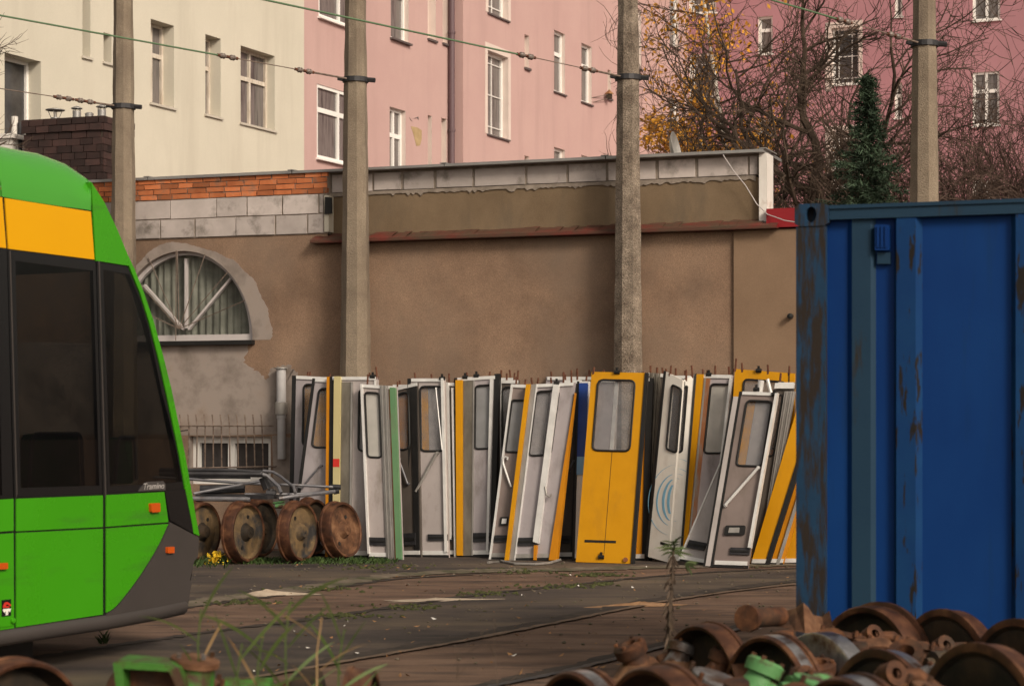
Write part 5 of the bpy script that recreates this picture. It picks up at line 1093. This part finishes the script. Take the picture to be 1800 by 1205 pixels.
# ------------------------------------------------------------------ wheelsets in the foreground scrap heap
def wheelset(label, left, d, z=0, gauge=.7175, case='rust_or', flange='rust', tread=True, hoff=0, hs=1.0, roll=0, dark=False, cover=True, brake=None, box=True, r=.33):
    d = V(d).normalized(); c = V(left)+d*gauge; c.z = r+z
    t = thing('wheelset', label, 'wheelset', V((c.x, c.y, z)), 'scrap wheelsets in the foreground')
    up = V((0, 0, 1)); up = (up-d*up.dot(d)).normalized(); sd = d.cross(up)
    rot = Matrix((d, sd*-1, up)).transposed(); rot = Matrix((d, up.cross(d), up)).transposed()
    for s in (-1, 1):
        ty, di, hb = wheelmesh(r, .125, 48, .93, 1.03); fl = Matrix.Diagonal((s*.72, 1, 1))
        T = lambda v: tuple(rot@(fl@V(v)+V((s*gauge, 0, 0)))+c)
        for mb in (ty, di, hb):
            mb.v = [T(v) for v in mb.v]
            if s < 0: mb.f = [f[::-1] for f in mb.f]
        di.v = di.v
        w = ty.build('wheel', M['rust_tyre'], t, True)
        if tread:
            b = MB(); b.lathe([(-.02, r*1.004), (-.085, r*1.012)], (0, 0, 0), (1, 0, 0), 48); b.v = [T(v) for v in b.v]; b.build('tread_band', M['tread'], w, True)
        di.build('wheel_disc', M['rust_dark'], w, True); hb.build('hub', M['rust_dark'], w, True)
    L = lambda x, y, zz: rot@V((x, y, zz))+c
    w = MB(); w.tube([L(-gauge, 0, 0), L(gauge, 0, 0)], .055, 14); w.build('axle', M['rust'], t, True)
    k = gauge/.7175; w = MB(); o = hoff
    w.lathe([(-.48*k+o, .062), (-.44*k+o, .12*hs), (-.40*k+o, .12*hs), (-.38*k+o, .095*hs), (-.2*k+o, .13*hs), (-.15*k+o, .18*hs), (-.11*k+o, .205*hs), (.05*k+o, .205*hs), (.10*k+o, .17*hs), (.14*k+o, .13*hs), (.34*k+o, .095*hs), (.36*k+o, .12*hs), (.40*k+o, .12*hs), (.44*k+o, .062)], L(0, 0, 0), d, 28)
    for q in range(5):
        a = q*.45-.9+roll; w.add([L(-.2*k+o, .13*math.sin(a)-.012, .13*math.cos(a)), L(-.2*k+o, .13*math.sin(a)+.012, .13*math.cos(a)), L(-.11*k+o, .205*hs*math.sin(a)+.012, .205*hs*math.cos(a)), L(-.11*k+o, .205*hs*math.sin(a)-.012, .205*hs*math.cos(a)), L(-.2*k+o, .2*hs*math.sin(a), .2*hs*math.cos(a))], [(0, 1, 2, 3), (0, 3, 4), (1, 4, 2), (3, 2, 4)])
    gh = w.build('gear_housing', M[case], t, True)
    ca, sa = math.cos(roll), math.sin(roll); n_ = L(0, sa, ca)-c
    if cover:
        p = L(o-.05, 0, 0)+n_*.185*hs; w = MB(); w.lathe([(0, .085*hs), (.05*hs, .07*hs), (.05*hs, .095*hs), (.07*hs, .095*hs), (.075*hs, .085*hs), (.075*hs, 0)], p, n_+d*.25, 22); cv_ = w.build('inspection_cover', M[flange], gh, True)
        ax = (n_+d*.25).normalized(); e1 = ax.orthogonal(); e2 = ax.cross(e1)
        for q in range(6): w = MB(); bb = p+(e1*math.cos(q*1.047)+e2*math.sin(q*1.047))*.076*hs; w.tube([bb+ax*.06*hs, bb+ax*.088*hs], .009, 6); w.build('bolt', M['rust'], gh)
    p = L(o-.34*k, 0, 0)+n_*.08; w = MB(); w.lathe([(0, .075), (.09, .065), (.09, .082), (.15, .082), (.155, .045), (.20, .042), (.205, 0)], p, n_-d*.15, 18); w.build('filler_neck', M['rust'], gh, True)
    if box:
        for a2, o2, q2 in ((roll+.8, .06, .035), (roll-.7, -.02, .045), (roll+.2, .27*k, .04)):
            m2 = V(L(0, math.sin(a2), math.cos(a2))-c); q0 = L(o+o2, 0, 0)+m2*(.15 if o2 < .2 else .05); pl = Plane(q0, d, m2); w = MB()
            w.prism(pl, [(-.10, 0), (.10, 0), (.075, .09), (.045, .125), (-.045, .125), (-.075, .09)], q2, -q2); w.tube([pl.P(-.085, .105, 0), pl.P(.085, .105, 0)], q2*1.15, 12); w.tube([pl.P(-.12, .105, 0), pl.P(.12, .105, 0)], q2*.55, 10); w.build('lug', M[case], gh, True)
        w = MB(); w.tube([L(o+.16*k, 0, .11), L(o+.22*k, -.05, .2), L(o+.34*k, -.1, .19), L(o+.46*k, -.06, .1)], .02, 8); w.build('oil_pipe', M['rust'], gh, True)
        p = L(o-.16*k, 0, 0)+V(L(0, math.sin(roll-.5), math.cos(roll-.5))-c)*.15; ax2 = (V(L(0, math.sin(roll-.5), math.cos(roll-.5))-c)-d*.5); w = MB(); w.lathe([(0, .06), (.11, .055), (.11, .075), (.15, .075), (.15, .04), (.10, .035)], p, ax2, 18); w.build('breather_stub', M['rust'], gh, True)
    for s, rr_ in ((-1, .115), (1, .12)):
        w = MB(); w.lathe([(-.07, .06), (-.07, rr_), (-.03, rr_*1.05), (-.03, rr_*1.35), (.0, rr_*1.35), (.0, rr_*.9), (.06, rr_*.8), (.06, .06)], L(s*gauge*.70, 0, 0), d*s, 22); ab = w.build('bearing_cap', M[flange if s > 0 else case], t, True)
        a3 = roll+.5*s; m3 = V(L(0, math.sin(a3), math.cos(a3))-c); q0 = L(s*gauge*.66, 0, 0); w = MB(); w.tube([q0+m3*.10, q0+m3*.19, q0+m3*.24+d*(-s*.06), q0+m3*.25+d*(-s*.16)], [.035, .03, .028, .022], 10); w.lathe([(-.03, .02), (-.03, .045), (.03, .045), (.03, .02)], q0+m3*.25+d*(-s*.17), m3.cross(d), 14); w.build('hanger_arm', M['rust'], ab, True)
    if brake is not None:
        w = MB(); w.lathe([(-.02, .06), (-.02, r*.98), (-.015, r), (.06, r), (.065, r*.97), (.065, .06)], L(brake, 0, 0), d, 44); w.build('brake_disc', M['tread' if tread else 'rust_dark'], t, True)
    return t
def topat(x, ytop, z=0, r=.33): Y = (EYE-2*r-z)*F/(ytop-HY); return V(((x-CX)/F*Y, Y, 0))
dA = (.89, .455, 0)
wheelset('wheelset furthest back in the heap, its far wheel standing against the blue container', topat(1228, 1097), dA, 0, case='rust_or', flange='rust', tread=False, dark=True, hoff=.1)
wheelset('wheelset with bright polished tread behind the mint green housing', topat(1345, 1117), dA, 0, case='rust_disc', flange='rust', brake=-.44, dark=True, hoff=.12)
wheelset('wheelset with orange rusty cone housing in front of the dried weed', topat(1005, 1180), dA, 0, case='rust_or', flange='greygrease', hoff=-.12, hs=1.15, roll=-.3, tread=True)
wheelset('wheelset with chipped mint green gear housing at the bottom of the heap', topat(1140, 1172, .10), dA, .10, case='gearg', flange='gearg', hoff=-.05, hs=1.0, roll=-.2, tread=False, dark=True)
wheelset('wheelset with pale rusty housing, nearest in the heap under the container', topat(1480, 1190, .10), (.92, .39, 0), .10, case='greygrease', flange='rust_or', hoff=-.35, hs=1.1, roll=-.2, tread=True, dark=True)
loosewheel('single scrap wheel with shiny tread leaning behind the heap before the container', topat(1515, 1064)+V((0, 0, .33)), (-.80, -.58, .1), .33, 'rust_dark', 'rust_dark', False, .3, 'rust_tyre', group='scrap wheelsets in the foreground')
loosewheel('ochre pitted scrap disc lying low between polished treads', topat(1508, 1112)+V((0, 0, .30)), (-.72, -.66, .22), .30, 'rust_or', 'rust_dark', True, .5, group='scrap wheelsets in the foreground')
loosewheel('flat faced dark scrap wheel in front of the orange rusty cone housing', topat(1150, 1182)+V((0, -.22, .33)), (-.62, -.76, .18), .32, 'rust_tyre', 'rust_dark', True, .9, group='scrap wheelsets in the foreground')
# loose castings jumbled over the axles
def casting(label, x, y, z, m, m2, kind, s, yaw, tilt, group='rusty castings jumbled over the axles'):
    Y = (EYE-z)*F/(y-HY); s *= .74; c = V(((x-CX)/F*Y, Y, z-.27*s)); t = thing('casting', label, 'scrap casting', c, group)
    up = (Matrix.Rotation(R(yaw), 3, 'Z')@Matrix.Rotation(R(tilt), 3, 'Y'))@V((0, 0, 1)); ax = (Matrix.Rotation(R(yaw), 3, 'Z')@Matrix.Rotation(R(tilt), 3, 'Y'))@V((1, 0, 0)); sd = up.cross(ax)
    w = MB(); w.lathe([(-.34*s, .05*s), (-.30*s, .09*s), (-.18*s, .10*s), (-.10*s, .17*s), (-.04*s, .19*s), (.06*s, .19*s), (.11*s, .15*s), (.20*s, .085*s), (.30*s, .075*s), (.31*s, .10*s), (.35*s, .10*s), (.35*s, .03*s)], c, ax, 20, up=up)
    w.v = [tuple(V(v)+V((rng.uniform(-1, 1), rng.uniform(-1, 1), rng.uniform(-1, 1)))*.006*s) for v in w.v]; w.build('housing', M[m], t, True)
    p = c+up*.13*s-ax*.02*s; u2 = (up+ax*(.35 if kind else -.3)).normalized(); w = MB()
    w.lathe([(0, .10*s), (.07*s, .075*s), (.09*s, .072*s), (.09*s, .098*s), (.15*s, .102*s), (.165*s, .085*s), (.165*s, .045*s), (.12*s, .04*s), (.12*s, 0)], p, u2, 20); w.build('neck', M[m2], t, True)
    w = MB(); q = c+ax*.16*s+up*.08*s; w.tube([q-sd*.05*s, q+sd*.02*s+up*.06*s, q+ax*.12*s+up*.10*s, q+ax*.24*s+up*.06*s], [.05*s, .045*s, .04*s, .034*s], 10); w.tube([q+ax*.24*s+up*.06*s-sd*.05*s, q+ax*.24*s+up*.06*s+sd*.05*s], .05*s, 12); w.build('arm', M[m], t, True)
    for k in range(4): a = k*1.57+.4; e = u2.orthogonal().normalized(); f = u2.cross(e); b = p+u2*.15*s+(e*math.cos(a)+f*math.sin(a))*.08*s; w = MB(); w.tube([b, b+u2*.03*s], .014*s, 6); w.build('bolt', M['rust'], t)
casting('rusty casting with open ring neck standing at the left end of the heap', 1132, 1130, .56, 'rust_or', 'rust', 0, 1.0, 25, -8)
casting('rusty casting with pale flanged neck right of the open ring neck', 1190, 1134, .55, 'rust_or', 'greygrease', 1, .85, 40, 6)
casting('orange grey casting arm reaching right between the two polished treads', 1262, 1150, .54, 'rust_or', 'rust', 1, .9, 10, 4)
casting('mint green chipped casting with square neck in the middle of the heap', 1330, 1165, .62, 'gearg', 'gearg', 1, 1.0, 15, 5)
casting('brown casting in front of the dark wheel standing by the container', 1545, 1112, .52, 'rust_or', 'rust', 0, 1.05, 20, -4)
casting('orange brown casting below the wheel by the container, arm pointing at it', 1590, 1140, .50, 'rust_or', 'rust_or', 1, .9, 60, 8)
casting('brown casting with grey capped neck at the bottom right of the heap', 1655, 1180, .60, 'rust', 'greygrease', 0, 1.0, 35, -6)
casting('small dark casting lying at the far right edge of the heap', 1772, 1172, .60, 'rust', 'rust', 1, .8, 5, 10)
casting('dark casting half sunk between the mint casting and pale rusty housing', 1445, 1165, .55, 'rust', 'rust', 0, .85, 70, 0)
casting('pale grey rusty casting at the bottom edge under the brown castings', 1560, 1190, .58, 'greygrease', 'rust_or', 1, .95, 20, 0)
# bent rusty plate and a rusty tube on top of the heap
w = MB(); c = at(1390, 1092, 9.35); vs = []; n = 12
pts = [(1318, 1078), (1345, 1079), (1375, 1074), (1398, 1068), (1412, 1058), (1420, 1066), (1430, 1080), (1445, 1083), (1458, 1072)]
lo = [(1316, 1096), (1345, 1098), (1375, 1102), (1398, 1108), (1415, 1112), (1428, 1112), (1440, 1110), (1450, 1106), (1464, 1098)]
for i, (a, b) in enumerate(zip(pts, lo)):
    dY = .08*math.sin(i*1.1); vs += [at(*a, 9.3+dY), at(*b, 9.12+dY), at(a[0], a[1]+1, 9.33+dY), at(*b, 9.15+dY)]
m = len(pts); fs = []
for i in range(m-1):
    a, b = 4*i, 4*i+4; fs += [(a, a+1, b+1, b), (a+2, b+2, b+3, a+3), (a, b, b+2, a+2), (a+1, a+3, b+3, b+1)]
w.add(vs, fs); tag(w.build('bent_steel_plate', M['rust_or'], None, origin=c), 'bent orange rusted steel plate lying on top of the heap before the container post', 'scrap plate')
w = MB(); w.tube([at(1316, 1086, 9.0), at(1372, 1082, 9.2)], .045, 12); w.tube([at(1312, 1086, 8.98), at(1318, 1086, 9.01)], .062, 12); tag(w.build('rusty_tube', M['rust'], None, True, origin=at(1345, 1085, 9.1)), 'short rusty flanged tube beside the bent orange plate', 'scrap tube')
# left foreground
wheelset('wheelset at the lower left corner with thick ochre rim and bolted hub', topat(42, 1160)+V((-.83*1.435, .56*1.435, 0)), (.83, -.56, 0), 0, case='rust', flange='greygrease', tread=False)
wheelset('short wheelset with lime green bracket housing among the reeds', topat(205, 1174), (1, -.03, 0), 0, gauge=.46, case='gearg2', flange='rust_or', tread=False, dark=True, hoff=-.17, hs=1.2, roll=.05, brake=.20)
w = MB(); P5 = Plane(V((at(265, 1170, 6.55).x, 6.55, 0)), (1, -.05, 0)); o = [(205, 1162), (212, 1157), (300, 1164), (318, 1172), (332, 1215), (322, 1218), (303, 1176), (222, 1171), (226, 1215), (212, 1215)]
w.ppx(P5, o, .05, -.12); br_ = tag(w.build('bracket', M['gearg2'], None, origin=P5.px(265, 1215)), 'lime green painted cast bracket standing before the short wheelset', 'bracket')
w = MB(); w.ppx(P5, [(224, 1173), (302, 1178), (316, 1214), (226, 1214)], -.03, -.06); w.build('rusty_web', M['rust'], br_)
pc = P5.px(332, 1168, -.10); ax_ = V((.15, -.1, 1)).normalized()
w = MB(); w.lathe([(-.5, .12), (-.16, .12), (-.10, .075), (-.012, .068)], pc, ax_, 18); nk = w.build('neck', M['gearg2'], br_, True)
w = MB(); w.lathe([(-.012, .03), (-.012, .082), (.008, .082), (.012, .07), (.014, 0)], pc, ax_, 18); cp_ = w.build('bolted_cap', M['rust_or'], nk, True)
for k in range(4):
    a = k*1.57+.6; b = pc+V((math.cos(a)*.06, math.sin(a)*.06, .012)); w = MB(); w.tube([b, b+ax_*.018], .009, 6); w.build('bolt', M['greygrease'], nk)

# ------------------------------------------------------------------ plants
def blade(mb, p, d, L, wd, droop, n=6, mi=0):
    d = V(d).normalized(); s = d.cross(V((.3, 1, .2))).normalized(); q = V(p); vs = []
    for i in range(n+1):
        t = i/n; ww = wd*(math.sin(math.pi*min(1, .12+t*.88))**.7 if t < 1 else 0.02); vs += [q-s*ww, q+s*ww]
        d = (d+V((0, 0, -droop/n))).normalized(); q = q+d*L/n
    mb.add(vs, [(2*i, 2*i+1, 2*i+3, 2*i+2) for i in range(n)], mi)
def reed(label, x, ytop, Y, lv, seed, dry=False, xb=None):
    r = random.Random(seed); topp = at(x, ytop, Y); base = V((at(xb or x, 1205, Y).x, Y, 0)); t = thing('reed', label, 'reed plant', base, 'reeds growing in the foreground')
    H = topp.z; w = MB(); n = 8; pts = [base.lerp(topp, i/n)+V((.012*math.sin(i*1.7), 0, 0)) for i in range(n+1)]; w.tube(pts, [.006*(1-.6*i/n) for i in range(n+1)], 6); w.build('stem', M['reed_dry' if dry else 'reed'], t, True)
    w = MB()
    for k in range(lv):
        f = .42+.56*(k+.5)/lv; p = base.lerp(topp, f); s = 1 if k % 2 else -1; a = r.uniform(.25, .75)
        blade(w, p, (s*a, r.uniform(-.3, .3), 1-.45*a), r.uniform(.15, .28), r.uniform(.003, .0062)*(.45 if dry else 1), r.uniform(.1, .8), mi=1 if r.random() < (.9 if dry else .10) else 0)
    w.build('leaf_blades', [M['reed'], M['reed_dry']], t)
for a in (('reed with yellowing tip blade above the lime bracket', 348, 1070, 6.6, 8, 1, False, 378), ('broad green reed left of the tallest one, above the dark wheel', 458, 1110, 6.4, 7, 2, False, 452), ('tallest green reed with long spreading blades', 505, 1055, 6.5, 10, 3, False, 512),
          ('pale dried leafless reed stalk right of the tallest green reed', 560, 1085, 6.4, 5, 4, True, 568), ('slender reed with thin blades at the right of the group', 600, 1105, 6.6, 9, 5, False, 596), ('short reed half hidden low between two taller ones', 420, 1130, 6.3, 6, 6, False, 425)): reed(*a)
# dried weed with a green tuft
Yw = 9.9; b = V((at(1182, 1100, Yw).x, Yw, 0)); t = thing('weed', 'tall dried weed stalk with a fresh green tuft at its top', 'weed', b); r = random.Random(5)
tp_ = at(1184, 962, Yw); w = MB(); w.tube([b, b.lerp(tp_, .4)+V((-.02, 0, 0)), b.lerp(tp_, .75)+V((-.008, 0, 0)), tp_], [.008, .007, .006, .005], 6); w.build('stem', M['deadleaf'], t, True)
w = MB()
for k in range(130):
    f = r.uniform(.28, .97); p = b.lerp(tp_, f)+V((-.02*math.sin(f*3), 0, 0)); a = r.uniform(0, 6.28); blade(w, p, (math.cos(a)*.6, math.sin(a)*.6, -.75), r.uniform(.03, .085), r.uniform(.002, .007), .3, 3)
w.build('dead_leaves', M['deadleaf'], t); w = MB()
for k in range(34):
    a = k*2.4; e = r.uniform(-.1, .9); blade(w, tp_+V((0, 0, r.uniform(-.03, .03))), (math.cos(a)*math.cos(e), math.sin(a)*math.cos(e), math.sin(e)), r.uniform(.05, .115), r.uniform(.003, .006), r.uniform(.2, 1.2), 4)
for k in range(8): blade(w, tp_+V((.06, 0, -.08)), (r.uniform(-.2, 1), r.uniform(-.6, .6), r.uniform(-.6, .4)), .07, .007, .4, 3)
w.build('green_tuft', M['tuft'], t)
# thin bare weeds on the dirt
for lab, x, yt, seed in (('faint leafless weed on the dirt, taller of two before the rail', 800, 1130, 1), ('faint leafless weed on the dirt, lower of two before the rail', 868, 1120, 2)):
    r = random.Random(seed); Y = 7.2; b = V((at(x+20, 1200, Y).x, Y, 0)); tp2 = at(x, yt, Y); w = MB(); tips = []
    w.tube([b, b.lerp(tp2, .5)+V((.01, 0, 0)), tp2], [.0022, .0018, .0012], 4)
    for k in range(16):
        f = r.uniform(.45, 1); p = b.lerp(tp2, f); q = p+V((r.uniform(-.10, .10), r.uniform(-.04, .04), r.uniform(.0, .09))); w.tube([p, q], [.0014, .0008], 3)
        for _ in range(3): leafquad(w, q+rdir(r)*.012, .004, r)
    tag(w.build('bare_weed', M['deadleaf'], None, origin=b), lab, 'weed', 'faint bare weeds')
# ground cover
r = random.Random(77); w = MB()
for k in range(2600):
    x = r.uniform(300, 700); yb = r.gauss(0, 1); Yc = 21.55+.25*yb*.6 - (x-300)/400*.1
    if x > 640 and r.random() < .6: continue
    if x < 400 and r.random() < .3: Yc -= r.uniform(0, .7)
    p = V(((x-CX)/F*Yc, Yc, 0)); a = r.uniform(0, 6.28); den = .5+.5*math.sin(x*.06)
    if r.random() > .35+.65*den: continue
    blade(w, p, (math.cos(a)*.5, math.sin(a)*.5, 1), r.uniform(.03, .13)*(1.3 if x < 420 else .8), r.uniform(.003, .009), .8, 3)
o = w.build('weeds', M['grass'], None); tag(o, None, None, None, 'stuff')
w = MB()
for k in range(26):
    x = r.gauss(378, 5); y = r.gauss(982, 6) if k < 14 else r.uniform(975, 1000); 
    if k >= 14: x = r.uniform(375, 405)
    p = at(x, y, 21.15)
    for q in range(5): leafquad(w, p+rdir(r)*.02, .028 if k < 14 else .012, r)
tag(w.build('yellow_flowers', M['yflower'], None, origin=gp(380, 1000)), 'yellow flowers in the weeds below the wheel nearest the tram', 'flowers')
w = MB()
def mossat(x, y, n, sx, sy):
    for k in range(n):
        p = gp(r.gauss(x, sx), r.gauss(y, sy), .006); w.lathe([(0, .022*r.uniform(.5, 1.5)), (.012*r.uniform(.4, 1.4), .012), (.016, 0)], p, (r.uniform(-.2, .2), r.uniform(-.2, .2), 1), 6)
for x, y, n, sx, sy in ((905, 1003, 60, 30, 2.2), (860, 1043, 40, 25, 2.2), (1060, 1026, 40, 8, 1.2), (600, 1082, 60, 40, 2.6), (710, 1066, 50, 30, 2.4), (1050, 1010, 60, 30, 1.5), (660, 996, 60, 40, 3), (430, 1058, 40, 40, 2), (560, 1034, 60, 40, 2), (990, 1030, 50, 40, 2)): mossat(x, y, n, sx, sy)
tag(w.build('moss', M['moss'], None, True), None, None, None, 'stuff')
w = MB()
for k in range(170):
    p = gp(r.uniform(330, 1400), r.uniform(990, 1190), .022); a = rdir(r); a.z *= .2; a = a.normalized()*r.uniform(.008, .026); b = V((-a.y, a.x, r.uniform(-.01, .01)))*.6; w.add([p-a, p+b, p+a+V((0, 0, .01)), p-b], [(0, 1, 2, 3)], 0 if r.random() < .95 else 1)
tag(w.build('fallen_leaves', [M['leafo'], M['whitepaint']], None), None, None, None, 'stuff')
w = MB()
for k in range(420):
    p = gp(r.uniform(300, 1400), min(1200, 985+abs(r.gauss(0, 75))), .005); s = r.uniform(.004, .018); w.lathe([(-s*.3, s*.7), (s*.3, s), (s*.7, s*.3), (s*.75, 0)], p, rdir(r)*.3+V((0, 0, 1)), 6)
tag(w.build('gravel', M['kerb'], None), None, None, None, 'stuff')
for lab, x, y in (('small tuft of grass growing in shade under the tram end', 181, 1130),):
    p = gp(x, y); w = MB()
    for k in range(30): a = r.uniform(0, 6.28); blade(w, p+rdir(r)*.02*V((1, 1, 0)).length, (math.cos(a)*.4, math.sin(a)*.4, 1), r.uniform(.05, .11), .004, .7, 3)
    tag(w.build('grass_tuft', M['grass'], None, origin=p), lab, 'grass tuft')
